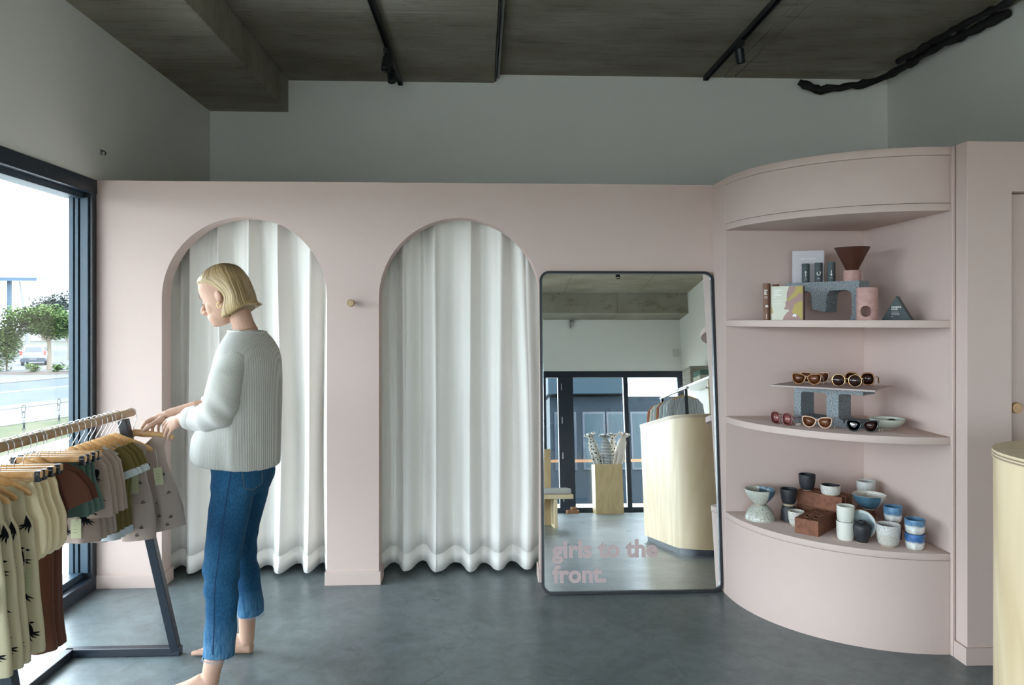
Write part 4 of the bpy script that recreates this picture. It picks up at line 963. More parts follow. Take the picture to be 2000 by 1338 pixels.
# ---------------------------------------------------------------- hangers
def hook_path(): return [(0, 0, -.078), (0, 0, -.060), (.004, 0, -.052), (.021, 0, -.024), (.0245, 0, -.008), (.0235, 0, .006), (.018, 0, .0165), (.009, 0, .0228), (0, 0, .0240), (-.010, 0, .0215), (-.018, 0, .0155), (-.0225, 0, .006)]
def hanger(hw=.15, drop=.052, clips=False):
    t = thing('hanger', 'x', 'hanger')
    MB().tube(hook_path(), .0016, 7).build('hook', CHROME, t, smooth=70)
    if clips:
        b = MB(); b.box(-.125, .125, -.0065, .0065, -.098, -.076); b.build('bar', BEECH, t, smooth=0, bevel=.003)
        for s in (-1, 1):
            MB().box(s * .112 - .009, s * .112 + .009, -.009, .009, -.110, -.076).build('clip', mat('gunmetal', (.06, .065, .07), .3, metal=.9), t, smooth=0, bevel=.003)
            MB().tube([(s * .104, -.011, -.086), (s * .104 + .004, -.030, -.084), (s * .112, -.038, -.083), (s * .120 - .004, -.030, -.084), (s * .120, -.011, -.086)], .0012, 6).build('clip_wire', CHROME, t, smooth=70)
    else:
        n = 24; pts = []; rs = []
        for i in range(n + 1):
            u = -1 + 2 * i / n; x = u * hw; a = abs(u)
            z = -.087 - drop * (a ** 1.35) + .006 * math.exp(-(u / .14) ** 2)
            y = -.003 - .002 * a ** 2
            pts.append((x, y, z)); rs.append((.0155 - .0055 * a) * (.55 if i in (0, n) else 1))
        MB().tube(pts, rs, 12, flat=.42, up=(0, 0, 1)).build('shoulder_bar', BEECH, t, smooth=60)
    return t
# ---------------------------------------------------------------- garments
def lerp_tab(tab, v):
    for (a, p), (b, q) in zip(tab, tab[1:]):
        if v <= b: k = (v - a) / (b - a) if b > a else 0; k = k * k * (3 - 2 * k); return p + (q - p) * k
    return tab[-1][1]
class Cloth:
    """hanging garment body: front and back sheets joined at the sides, draped from a shaped top line to a hem"""
    def __init__(s, ztop, zbot, hw, hd, seed, rip=.006, k=5.0, xc=None):
        s.ztop, s.zbot, s.hw, s.hd, s.rip, s.k, s.xc = ztop, zbot, hw, hd, rip, k, xc or (lambda v: 0.)
        r = random.Random(seed); s.p = [r.uniform(0, 6.28) for _ in range(4)]
    def P(s, u, v, back=False, off=0.):
        hw = lerp_tab(s.hw, v); hd = lerp_tab(s.hd, v)
        z0 = s.ztop(u, back); z1 = s.zbot(u); z = z0 + (z1 - z0) * v
        c = math.sqrt(max(0., 1 - u * u)); f = 1 if back else -1
        y = f * (hd * c ** .7 + off) + s.rip * v * (math.sin(s.k * u + s.p[0] + 1.5 * v) + .5 * math.sin(2.3 * s.k * u + s.p[1])) * c
        x = s.xc(v) + u * hw + .004 * math.sin(6 * v + s.p[2]) * v
        return (x, y - .003, z)
    def ring(s, v, nu=18, off=0.):
        us = [-math.cos(PI * i / nu) for i in range(nu + 1)]
        return [s.P(u, v, False, off) for u in us] + [s.P(u, v, True, off) for u in us[::-1][1:-1]]
    def mesh(s, v0=0., v1=1., nv=16, off=0., cap=False): return MB().loft([s.ring(v0 + (v1 - v0) * j / nv, off=off) for j in range(nv + 1)], cap=cap)
    def decal(s, pts, off=.0014):
        """map a drawing given in (x, z) onto the front sheet"""
        out = []
        for x, z in pts:
            v = .5
            for _ in range(4):
                u = max(-.97, min(.97, (x - s.xc(v)) / lerp_tab(s.hw, v))); z0 = s.ztop(u, False); v = max(0., min(1., (z - z0) / (s.zbot(u) - z0)))
            p = s.P(u, v); out.append((p[0], p[1] - off, p[2]))
        return out
def octopus(cl, x, z, sc_, parent, rot=0.):
    b = MB(); cr, sr = math.cos(rot), math.sin(rot)
    T = lambda pts: [(x + (a * cr - c * sr) * sc_, z + (a * sr + c * cr) * sc_) for a, c in pts]
    head = T([(-.016, -.004), (-.019, .012), (-.017, .030), (-.009, .041), (.004, .043), (.014, .036), (.018, .022), (.018, .008), (.015, -.004)])
    cx_, cz_ = sum(p[0] for p in head) / len(head), sum(p[1] for p in head) / len(head); nh = len(head); rings_ = []
    for f_ in (1., .66, .33): rings_ += cl.decal([(cx_ + (p[0] - cx_) * f_, cz_ + (p[1] - cz_) * f_) for p in head], .0022)
    rings_ += cl.decal([(cx_, cz_)], .0022)
    b.add(rings_, [(k * nh + i, k * nh + (i + 1) % nh, (k + 1) * nh + (i + 1) % nh, (k + 1) * nh + i) for k in range(2) for i in range(nh)] + [(2 * nh + i, 2 * nh + (i + 1) % nh, 3 * nh) for i in range(nh)])
    for i in range(7):
        a = -2.7 + i * .375; dx, dz = math.cos(a), math.sin(a); n = (-dz, dx); l = .026 + .006 * (i % 2)
        leg = T([(-.012 + .004 * i + n[0] * .003, -.002 + n[1] * .003), (-.012 + .004 * i + dx * l * .6 + n[0] * .0028, dz * l * .6 + n[1] * .0028), (-.012 + .004 * i + dx * l + .004, dz * l), (-.012 + .004 * i + dx * l * .6 - n[0] * .0028, dz * l * .6 - n[1] * .0028), (-.012 + .004 * i - n[0] * .003, -.002 - n[1] * .003)])
        q = cl.decal(leg); b.add(q, [tuple(range(len(q)))])
    b.build('printed_octopus', INK, parent, smooth=0, fixn=False)
def fishes(cl, x, z, parent, sc_=1.):
    b = MB()
    for dx, dz in ((0, 0), (.014, -.007)):
        q = cl.decal([(x + (dx + a) * sc_, z + (dz + c) * sc_) for a, c in ((-.008, .002), (0, .004), (.008, 0), (0, -.003))]); b.add(q, [(0, 1, 2, 3)])
    b.build('printed_fish', INK, parent, smooth=0, fixn=False)
def boat(cl, x, z, parent):
    b = MB()
    for pts in ([(-.009, 0), (.009, 0), (.006, -.005), (-.006, -.005)], [(-.001, .001), (-.001, .011), (-.007, .001)], [(.001, .001), (.001, .009), (.006, .001)]):
        q = cl.decal([(x + a, z + c) for a, c in pts]); b.add(q, [tuple(range(len(q)))])
    b.build('printed_boat', INK2, parent, smooth=0, fixn=False)
INK = mat('black_ink', (.010, .010, .012), .9, spec=.1); INK2 = mat('brown_ink', (.06, .045, .04), .9)
JERSEY = dict(rough=.95, spec=.08, sheen=.1, bump=.15, bscale=400., bdist=.001)
KHAKI = mat('cream_khaki_jersey', (.57, .50, .335), **JERSEY)
CREAM = mat('cream_jersey', (.84, .71, .47), **JERSEY); PIPE_ = mat('cream_piping', (.80, .72, .55), **JERSEY)
CHOC = mat('chocolate_jersey', (.125, .052, .034), **JERSEY)
TEAL = mat('teal_cord', (.10, .155, .13), **JERSEY)
TAUPE = mat('taupe_jersey', (.40, .315, .265), **JERSEY)
OLIVE = mat('olive_jersey', (.150, .112, .038), **JERSEY)
CUFF = mat('pale_blue_cuff', (.56, .61, .63), **JERSEY)
OAT = mat('oat_terry', (.52, .46, .40), **JERSEY)
TAGC = mat('kraft_green_tag', (.52, .52, .32), .8); STRG = mat('cotton_string', (.65, .63, .54), .9)
def price_tag(parent, x, y, z, w=.034, h=.062, string=.045):
    o = MB().box(x - w / 2, x + w / 2, y - .0006, y + .0006, z - h, z).build('price_tag', TAGC, parent, smooth=0)
    MB().tube([(x, y - .001, z - .006), (x + .003, y - .002, z + string * .5), (x + .001, y + .004, z + string)], .0011, 5).build('tag_string', STRG, parent)
    for k in range(3): MB().box(x - w * .28, x + w * .1 + w * .1 * (k % 2), y - .0009, y - .0006, z - h * .35 - k * h * .17 - .001, z - h * .35 - k * h * .17).build('tag_print', mat('tag_ink', (.16, .17, .12), .8), o, smooth=0)
def sleeve(path, rx, m, parent, flat=.5, cuff=None, name='sleeve', n=14):
    o = MB().tube(path, rx, n, flat=flat, up=(1, 0, 0)).build(name, m, parent, smooth=60)
    if cuff:
        a, b = Vector(path[-1]), Vector(path[-2]); d = (a - b).normalized()
        MB().tube([a - d * .024, a - d * .012, a + d * .004], [rx[-1] * 1.06, rx[-1] * 1.1, rx[-1] * 1.1], n, flat=flat * 1.1, up=(1, 0, 0)).build('cuff', cuff, o, smooth=60)
    return o
def top_line(neck, depth, base=-.079, slope=.30, wid=.15, bd=.35):
    """shoulder line following the hanger with a scooped neck"""
    def f(u, back):
        x = abs(u) * wid; z = base - slope * x * (x / wid) ** .4
        if abs(u) < neck: z -= depth * (bd if back else 1.) * (1 - (abs(u) / neck) ** 2)
        return z
    return f
def tank_romper():
    t = thing('tank_romper', 'x', 'romper'); r = random.Random(1)
    c = Cloth(top_line(.55, .055, -.088, .38, .11), lambda u: -.615 - .008 * u, [(0, .098), (.10, .100), (.22, .125), (.5, .140), (1, .152)], [(0, .0125), (.3, .018), (1, .026)], 3, .007, 4)
    c.mesh().build('body', KHAKI, t, smooth=70); c.mesh(.955, 1., 2, .0015).build('hem', KHAKI, t, smooth=70)
    c.mesh(0., .028, 2, .0016).build('neck_binding', KHAKI, t, smooth=70)
    for x, z, rt in ((.06, -.24, .3), (-.07, -.30, -.3), (.015, -.36, .1), (.10, -.44, -.2), (-.09, -.47, .4), (.03, -.53, 0), (.115, -.56, .3), (.092, -.335, .2), (.118, -.23, -.2)): octopus(c, x, z, .9, t, rt)
    for x, z in ((.10, -.30), (-.02, -.27), (.07, -.38), (-.05, -.42), (.11, -.52), (.0, -.46)): fishes(c, x, z, t)
    price_tag(t, .112, -.034, -.36, .036, .075, .06)
    return t
def runner_shorts():
    t = thing('shorts', 'x', 'shorts')
    c = Cloth(lambda u, b: -.112 + .004 * math.sin(14 * u), lambda u: -.335 - .02 * u * u, [(0, .100), (.15, .112), (.6, .138), (.9, .142), (1, .120)], [(0, .009), (.2, .016), (1, .028)], 5, .007, 5)
    c.mesh().build('body', CREAM, t, smooth=70); c.mesh(0, .10, 2, .002).build('waistband', CREAM, t, smooth=70); c.mesh(.965, 1., 2, .002).build('binding', PIPE_, t, smooth=70)
    return t
def brown_romper():
    t = thing('brown_romper', 'x', 'romper')
    c = Cloth(top_line(.4, .04, -.083, .40, .13), lambda u: -.70, [(0, .112), (.2, .095), (.45, .075), (.8, .078), (1, .085)], [(0, .0125), (.3, .02), (1, .030)], 8, .008, 4)
    c.mesh().build('body', CHOC, t, smooth=70); c.mesh(.96, 1., 2, .0015).build('hem', CHOC, t, smooth=70)
    c.mesh(.74, .79, 2, .0012).build('seam_band', CHOC, t, smooth=70)
    for s in (-1, 1): sleeve([(s * .07, 0, -.108), (s * .105, -.002, -.145), (s * .135, -.004, -.19), (s * .150, -.006, -.225)], [.026, .048, .055, .052], CHOC, t, .35)
    for dx, l in ((-.01, .52), (.014, .58)): MB().tube([(dx, -.034, -.30), (dx + .006, -.040, -.40), (dx - .002, -.043, -l + .02), (dx, -.043, -l)], [.008, .0085, .0085, .010], 9).build('tie', CHOC, t, smooth=60)
    return t
def teal_shorts():
    t = thing('shorts', 'x', 'shorts')
    c = Cloth(lambda u, b: -.108 + .003 * math.sin(20 * u), lambda u: -.275 - .012 * abs(u), [(0, .100), (.2, .104), (1, .132)], [(0, .008), (.2, .016), (1, .030)], 6, .010, 9)
    c.mesh().build('body', TEAL, t, smooth=70); c.mesh(0, .13, 2, .0025).build('waistband', TEAL, t, smooth=70); c.mesh(.95, 1, 2, .002).build('hem', TEAL, t, smooth=70)
    return t
def octopus_tee():
    t = thing('octopus_top', 'x', 'top')
    c = Cloth(top_line(.4, .035, -.081, .42, .10), lambda u: -.415, [(0, .088), (.2, .080), (1, .098)], [(0, .0125), (.3, .018), (1, .026)], 4, .006, 4)
    c.mesh().build('body', TAUPE, t, smooth=70); c.mesh(.95, 1, 2, .0015).build('hem', TAUPE, t, smooth=70)
    for s in (-1, 1): sleeve([(s * .060, 0, -.108), (s * .088, -.004, -.15), (s * .098, -.010, -.22), (s * .104, -.016, -.325)], [.024, .034, .040, .048], TAUPE, t, .42)
    sl = Cloth(lambda u, b: -.13, lambda u: -.325, [(0, .028), (1, .046)], [(0, .033), (1, .042)], 2, 0., 1, lambda v: .086 + .018 * v); sl.p = [0] * 4
    octopus(sl, .098, -.255, .9, t, .1); fishes(sl, .090, -.30, t); octopus(sl, .092, -.175, .7, t, -.3)
    for x, z, rt in ((.02, -.20, .3), (-.05, -.26, 0), (.055, -.33, -.2), (-.02, -.37, .2)): octopus(c, x, z, .85, t, rt)
    for x, z in ((.05, -.25), (-.02, -.31), (.0, -.16)): fishes(c, x, z, t)
    price_tag(t, .030, -.036, -.325, .036, .07, .06)
    return t
def olive_romper():
    t = thing('olive_romper', 'x', 'romper')
    c = Cloth(top_line(.35, .03, -.082, .42, .12), lambda u: -.37, [(0, .105), (.2, .088), (1, .085)], [(0, .0125), (.3, .018), (1, .024)], 9, .006, 4)
    c.mesh().build('body', OLIVE, t, smooth=70)
    c.mesh(0, .035, 2, .0018).build('collar', CUFF, t, smooth=70)
    for s in (-1, 1):
        sleeve([(s * .070, 0, -.112), (s * .100, -.003, -.15), (s * .118, -.006, -.19), (s * .128, -.008, -.215)], [.024, .034, .034, .031], OLIVE, t, .42, CUFF)
        sleeve([(s * .045, 0, -.34), (s * .052, -.003, -.40), (s * .054, -.004, -.455)], [.036, .038, .036], OLIVE, t, .55, CUFF, 'trouser_leg')
    price_tag(t, .065, -.034, -.245, .026, .07, .03)
    return t
def boat_romper():
    t = thing('boat_romper', 'x', 'romper')
    c = Cloth(top_line(.62, .115, -.079, .30, .15, .55), lambda u: -.405, [(0, .128), (.12, .118), (.3, .120), (1, .152)], [(0, .0125), (.3, .016), (1, .030)], 12, .007, 4)
    c.mesh().build('body', TAUPE, t, smooth=70); c.mesh(0, .045, 2, .0018).build('neck_binding', TAUPE, t, smooth=70)
    for s in (-1, 1):
        sleeve([(s * .078, 0, -.36), (s * .088, -.003, -.43), (s * .094, -.004, -.505)], [.070, .072, .068], TAUPE, t, .42, None, 'trouser_leg')
    for x, z in ((.05, -.22), (-.06, -.25), (.10, -.27), (.02, -.32), (.115, -.35), (-.08, -.35), (.07, -.385), (-.02, -.39)): boat(c, x, z, t)
    lg = Cloth(lambda u, b: -.36, lambda u: -.505, [(0, .070), (1, .068)], [(0, .030), (1, .030)], 2, 0., 1, lambda v: .080 + .014 * v); lg.p = [0] * 4
    for x, z in ((.07, -.44), (.115, -.45), (.10, -.48)): boat(lg, x, z, t)
    MB().box(-.012, .004, .004, .006, -.16, -.125).build('care_label', CUFF, t, smooth=0)
    price_tag(t, .088, -.040, -.235, .034, .074, .075)
    return t
ORD4 = ['nearest the camera of the four', 'second nearest the camera of the four', 'third from the camera of the four', 'farthest from the camera of the four']
ORD3 = ['nearest the camera of the three', 'in the middle of the three', 'farthest from the camera of the three']
ORD2 = ['behind the last olive romper', 'held by the woman']
sets = [
    (tank_romper, False, 'cream tank romper with black octopus print', [2.195, 2.24, 2.29, 2.345], ORD4, 'cream octopus tank rompers', .118, (0, .05, -.06, .08)),
    (runner_shorts, True, 'cream piped runner shorts clipped to a hanger', [2.389, 2.419, 2.458, 2.506], ORD4, 'cream runner shorts', 0, (.05, .02, .06, .0)),
    (brown_romper, False, 'chocolate brown romper with hanging ties', [2.538, 2.577, 2.596], ORD3, 'chocolate rompers', .112, (.10, .04, .0)),
    (teal_shorts, True, 'small teal cord shorts clipped to a hanger', [2.648, 2.685, 2.721, 2.753], ORD4, 'teal shorts', 0, (.06, .03, .05, .02)),
    (octopus_tee, False, 'taupe octopus print top with wide sleeves', [2.798, 2.842, 2.884, 2.920], ORD4, 'taupe octopus tops', .088, (.05, .0, .04, -.02)),
    (olive_romper, False, 'olive romper with pale blue cuffs', [2.966, 3.006, 3.044, 3.074], ORD4, 'olive rompers', .104, (.05, .02, .06, .03)),
    (boat_romper, False, 'taupe sailing boat print romper', [3.122, 3.204], ORD2, 'taupe boat rompers', .146, (.06, .18)),
]
for make, clips, lab, ys, order, grp, hw, yaw in sets:
    g0 = make(); h0 = hanger(hw, clips=clips)
    for i, y in enumerate(ys):
        g = g0 if i == 0 else copy_tree(g0); h = h0 if i == 0 else copy_tree(h0)
        dx = .0 if not (make is boat_romper and i == 1) else .02
        tag(g, lab + ', ' + order[i], g0['category'], grp); tag(h, ('beech clip hanger' if clips else 'beech hanger') + ' of the ' + lab.split(' with ')[0].split(' clipped')[0] + ', ' + order[i], 'hanger', 'hangers on the rack')
        for o in (g, h): o.location = (RX0 + dx, y, RZ0); o.rotation_euler = (0, (0 if not dx else -.22 if o is h else -.12), yaw[i])

# ================================================================ CLOTHES RAIL BEHIND THE COUNTER (seen in the mirror)
r2 = thing('clothes_rail', 'steel clothes rail on black posts behind the counter, seen in the mirror', 'clothes rack', (2.45, 0, 0))
MB().tube([(0, -2.1, 1.60), (0, -.74, 1.60)], .016, 14).build('rail', STEEL, r2)
for y in (-2.02, -.82):
    MB().box(-.016, .016, y - .016, y + .016, .03, 1.584).build('post', BLACK, r2, smooth=0)
    MB().box(-.25, .25, y - .016, y + .016, 0, .03).build('foot', BLACK, r2, smooth=0)
RUSTC = mat('rust_linen', (.36, .15, .09), **JERSEY); SPOT2 = spots('ink_spot_cotton', (.58, .55, .5), (.06, .06, .07), 60., .28)
STR2 = stripes('fine_stripe_cotton', (.60, .60, .57), (.16, .18, .22), 70., 0); MINT = mat('mint_cotton', (.45, .52, .50), **JERSEY)
def shirt(m, seed, hw=.20, L=.55):
    t = thing('shirt', 'x', 'shirt')
    c = Cloth(top_line(.35, .04, -.083, .34, .2), lambda u: -L, [(0, .17), (.2, .165), (1, hw)], [(0, .012), (.3, .022), (1, .035)], seed, .012, 6)
    c.mesh(nv=10).build('body', m, t, smooth=70)
    for s in (-1, 1): sleeve([(s * .13, 0, -.13), (s * .175, 0, -.2), (s * .19, 0, -.34)], [.03, .05, .05], m, t, .4)
    return t
for k, (m, lab) in enumerate(((RUSTC, 'rust linen shirt at the far end of the steel rail'), (SPOT2, 'ink spotted shirt on the steel rail'), (MINT, 'pale mint shirt on the steel rail'), (RUSTC, 'rust linen shirt in the middle of the steel rail'), (STR2, 'grey striped shirt on the steel rail'), (MINT, 'pale mint shirt behind the rail post'), (STR2, 'grey striped shirt at the near end of the steel rail'))):
    y = -1.95 + k * .175
    g = tag(shirt(m, 30 + k), lab, 'shirt', 'shirts on the steel rail'); h = tag(hanger(.18), 'beech hanger of the ' + lab, 'hanger', 'hangers on the steel rail')
    for o in (g, h): o.location = (2.45, y, 1.60); o.rotation_euler = (0, 0, .1 * math.sin(k * 2.1))
# ================================================================ THE WOMAN
wo = thing('person', 'barefoot woman in cream knit jumper and cropped blue jeans reaching for a hanger', 'person', (-1.0, 3.12, 0))
WOFF = Matrix.Translation((1.0, -3.12, 0))
def remesh(mb, name, m, parent, vox, smooth_it=3, fac=.5, disp=None):
    me = bpy.data.meshes.new(name); me.from_pydata(mb.v, [], mb.f)
    bm = bmesh.new(); bm.from_mesh(me); bmesh.ops.recalc_face_normals(bm, faces=bm.faces); bm.to_mesh(me); bm.free()
    o = bpy.data.objects.new(name, me); C.objects.link(o)
    md = o.modifiers.new('r', 'REMESH'); md.mode = 'VOXEL'; md.voxel_size = vox; md.use_smooth_shade = True
    ms = o.modifiers.new('s', 'SMOOTH'); ms.iterations = smooth_it; ms.factor = fac
    dg = bpy.context.evaluated_depsgraph_get(); me2 = bpy.data.meshes.new_from_object(o.evaluated_get(dg))
    bpy.data.objects.remove(o); bpy.data.meshes.remove(me)
    me2.name = name; me2.materials.clear(); me2.materials.append(m); me2.transform(WOFF)
    if disp:
        for v in me2.vertices: v.co = v.co + Vector(disp(v.co))
    me2.polygons.foreach_set('use_smooth', [True] * len(me2.polygons))
    o = bpy.data.objects.new(name, me2); C.objects.link(o); o.parent = parent
    return o
# head frame: f forward, s to her left, z up; pitched down and turned a little away
HP, HYAW, HO, HS = math.radians(20), math.radians(8), Vector((-1.062, 3.13, 1.548)), 1.03
def hd(f, s, z):
    f, s, z = f * HS, s * HS, z * HS
    a = f * math.cos(HP) + z * math.sin(HP); b = z * math.cos(HP) - f * math.sin(HP)
    # forward is -x turned towards +y, left is -y
    fx_, fy_ = -math.cos(HYAW), math.sin(HYAW); lx, ly = -math.sin(HYAW), -math.cos(HYAW)
    return (HO.x + a * fx_ + s * lx, HO.y + a * fy_ + s * ly, HO.z + b)
def hxf(mb): mb.v = [hd(*p) for p in mb.v]; return mb
SKIN = mat('skin', (.50, .30, .215), .55, spec=.3, col2=(.54, .335, .245), scale=14., sub=.12)
b = MB()
# skull and face, ring by ring
H = [(-.108, .066, .030, .016), (-.104, .078, .010, .032), (-.098, .084, -.01, .043), (-.085, .0815, -.025, .050), (-.07, .083, -.04, .055), (-.055, .085, -.05, .058), (-.04, .084, -.065, .061), (-.02, .083, -.08, .066), (0, .0815, -.09, .069), (.02, .087, -.096, .072), (.045, .089, -.095, .075), (.07, .082, -.091, .075), (.09, .066, -.082, .068), (.105, .04, -.065, .05), (.113, .01, -.03, .022)]
rings = []
for z, pf, pb, w in H:
    c, a = (pf + pb) / 2, (pf - pb) / 2; r_ = []
    for k in range(28):
        t = 2 * PI * k / 28; ct_, st_ = math.cos(t), math.sin(t)
        r_.append((c + a * math.copysign(abs(ct_) ** .85, ct_), w * math.copysign(abs(st_) ** .9, st_), z))
    rings.append(r_)
head = MB().loft(rings)
head.tube([(.084, 0, .012), (.094, 0, -.006), (.106, 0, -.024), (.110, 0, -.032), (.100, 0, -.040), (.086, 0, -.043)], [.0055, .007, .0095, .0105, .010, .009], 12)
for s in (-1, 1):
    head.ell((.0945, s * .0105, -.036), (.0095, .007, .0075)); head.ell((.0665, s * .030, -.003), (.0135, .0155, .0105)); head.ell((.0700, s * .026, .018), (.0125, .022, .011))
    head.ell((.048, s * .036, -.034), (.027, .0235, .032)); head.ell((.046, s * .032, -.074), (.034, .021, .028))
    head.ell((-.008, s * .0725, -.010), (.0125, .006, .022)); head.ell((-.013, s * .077, -.006), (.009, .0035, .019)); head.ell((-.004, s * .073, -.030), (.0065, .0045, .008))
head.ell((.086, 0, -.0575), (.008, .021, .0052)); head.ell((.0845, 0, -.0665), (.0085, .018, .0058)); head.ell((.074, 0, -.093), (.0135, .017, .013))
b_ = hxf(head); b.add(b_.v, b_.f)
# neck, torso and limbs: one continuous figure
b.tube([hd(-.03, 0, -.03), hd(-.034, 0, -.075), (-.985, 3.125, 1.43), (-.965, 3.125, 1.37), (-.965, 3.125, 1.30)], [.050, .045, .044, .056, .09], 18)
def oval(cx_, cy_, z, a, w, yaw=0., n=28, p=1.):
    o = []
    for k in range(n):
        t = 2 * PI * k / n; x, y = a * math.copysign(abs(math.cos(t)) ** p, math.cos(t)), w * math.copysign(abs(math.sin(t)) ** p, math.sin(t))
        o.append((cx_ + x * math.cos(yaw) - y * math.sin(yaw), cy_ + x * math.sin(yaw) + y * math.cos(yaw), z))
    return o
TY = math.radians(-12)
b.loft([oval(-.975, 3.125, .80, .08, .12, TY), oval(-.985, 3.125, .90, .08, .13, TY), oval(-.99, 3.125, 1.02, .08, .125, TY), oval(-.98, 3.125, 1.15, .095, .145, TY), oval(-.97, 3.125, 1.27, .085, .14, TY), oval(-.965, 3.125, 1.33, .065, .12, TY), oval(-.968, 3.125, 1.385, .045, .055, TY)])
b.tube([(-.975, 3.01, 1.30), (-.987, 2.95, 1.22), (-.99, 2.93, 1.105), (-1.02, 2.945, 1.08), (-1.10, 2.995, 1.058), (-1.168, 3.052, 1.052), (-1.226, 3.110, 1.046), (-1.241, 3.126, 1.042)], [.036, .038, .038, .036, .034, .029, .0245, .024], 16, flat=.92)
b.tube([(-.945, 3.25, 1.30), (-.97, 3.315, 1.21), (-1.01, 3.34, 1.105), (-1.05, 3.335, 1.085), (-1.15, 3.30, 1.076), (-1.235, 3.262, 1.072), (-1.30, 3.243, 1.056), (-1.335, 3.238, 1.047)], [.036, .038, .038, .036, .033, .029, .0235, .023], 16, flat=.92)
# left leg, right leg
b.tube([(-.985, 3.04, .86), (-1.0, 3.015, .69), (-1.022, 2.985, .455), (-1.016, 2.968, .30), (-1.032, 2.948, .16), (-1.044, 2.926, .085), (-1.048, 2.922, .05)], [.060, .056, .046, .046, .040, .034, .034], 18)
b.tube([(-.965, 3.20, .86), (-1.005, 3.235, .69), (-1.045, 3.275, .445), (-1.022, 3.283, .30), (-1.018, 3.285, .17), (-1.02, 3.285, .085), (-1.022, 3.285, .05)], [.060, .055, .045, .044, .037, .032, .032], 18)
def foot(x, y, out):
    """bare foot pointing -x: heel, arch, ball, toes"""
    S = lambda d, h, w, z=.0, dy=0.: [(x - d, y + dy * out + w * math.cos(2 * PI * k / 16), z + h * (.5 + .5 * math.sin(2 * PI * k / 16))) for k in range(16)]
    b.loft([S(-.038, .035, .018, .006), S(-.030, .055, .029), S(-.005, .085, .033), S(.03, .085, .033), S(.075, .062, .034, .0, .004), S(.12, .045, .040, .0, .008), S(.155, .033, .045, 0, .008), S(.175, .026, .043, .001, .008)])
    for k, (dy, l, r) in enumerate(((-.030, .050, .0115), (-.009, .046, .0085), (.007, .040, .008), (.021, .033, .0075), (.034, .025, .007))):
        yy = y + out * (dy + .004)
        b.tube([(x - .165 + .006 * k, yy, .015), (x - .165 - l * .55 + .006 * k, yy, .016), (x - .165 - l + .006 * k, yy, r + .001)], [r, r, r * .8], 10)
foot(-1.058, 2.918, -1); foot(-1.032, 3.288, 1)
def hand(wrist, kn, palm_n, fingers, thumb, pr=.0125):
    """palm as a flat loft from the wrist to the knuckle row, five jointed fingers"""
    w = Vector(wrist); K = [Vector(k) for k in kn]; m = (K[0] + K[-1]) / 2; n = Vector(palm_n).normalized(); side = (K[-1] - K[0]); hwid = side.length / 2 + .0085; side.normalize()
    def ring(c, hw_, th): return [c + side * hw_ * math.copysign(abs(math.cos(2 * PI * k / 16)) ** .8, math.cos(2 * PI * k / 16)) + n * th * math.copysign(abs(math.sin(2 * PI * k / 16)) ** .9, math.sin(2 * PI * k / 16)) for k in range(16)]
    b.loft([ring(w.lerp(m, -.12), .021, .0165), ring(w.lerp(m, .2), .026, .0165), ring(w.lerp(m, .6), hwid * .98, .0155), ring(w.lerp(m, .95), hwid, .0125), ring(w.lerp(m, 1.08), hwid * .9, .009)])
    for k, path in enumerate(fingers):
        r0 = (.0088, .009, .0085, .0075)[k]
        P_ = [K[k].lerp(w, .15)] + [K[k]] + [Vector(p) for p in path]
        b.tube(P_, [r0 * 1.05, r0 * 1.08] + [r0 * (1 - .09 * i) for i in range(len(path) - 1)] + [r0 * .62], 10)
    T_ = [Vector(p) for p in thumb]; b.tube(T_, [.0135, .012, .0105, .0098, .0065], 10)
# far (right) hand: thumb on the near face of the hanger, fingers behind it
hand((-1.335, 3.238, 1.046), [(-1.399, 3.246, 1.030), (-1.395, 3.266, 1.030), (-1.388, 3.281, 1.024), (-1.378, 3.292, 1.015)], (.35, -.25, -.9),
     [[(-1.432, 3.250, 1.014), (-1.452, 3.256, .993), (-1.462, 3.262, .968), (-1.464, 3.262, .950)], [(-1.424, 3.272, 1.012), (-1.440, 3.278, .988), (-1.444, 3.276, .962), (-1.442, 3.272, .946)], [(-1.412, 3.288, 1.004), (-1.424, 3.290, .982), (-1.424, 3.286, .960), (-1.420, 3.280, .950)], [(-1.398, 3.299, .998), (-1.404, 3.300, .980), (-1.402, 3.296, .966), (-1.398, 3.292, .960)]],
     [(-1.352, 3.228, 1.032), (-1.372, 3.214, 1.018), (-1.394, 3.206, 1.004), (-1.416, 3.206, .988), (-1.434, 3.212, .973)])
# near (left) hand: back of the hand to the camera, fingers curled round the hanger end
hand((-1.240, 3.126, 1.042), [(-1.309, 3.170, 1.030), (-1.302, 3.152, 1.018), (-1.291, 3.138, 1.006), (-1.276, 3.128, 0.994)], (.45, .75, -.35),
     [[(-1.330, 3.186, 1.013), (-1.340, 3.202, 0.994), (-1.338, 3.214, 0.980), (-1.332, 3.220, 0.974)], [(-1.320, 3.164, 0.996), (-1.331, 3.180, 0.977), (-1.326, 3.194, 0.966), (-1.318, 3.200, 0.964)], [(-1.308, 3.148, 0.983), (-1.317, 3.162, 0.964), (-1.311, 3.176, 0.955), (-1.303, 3.180, 0.955)], [(-1.290, 3.136, 0.972), (-1.297, 3.148, 0.956), (-1.291, 3.160, 0.950), (-1.284, 3.164, 0.952)]],
     [(-1.258, 3.144, 1.042), (-1.280, 3.164, 1.036), (-1.302, 3.184, 1.022), (-1.320, 3.200, 1.004), (-1.332, 3.210, 0.992)])
body = remesh(b, 'body', SKIN, wo, .0032, 2, .4)
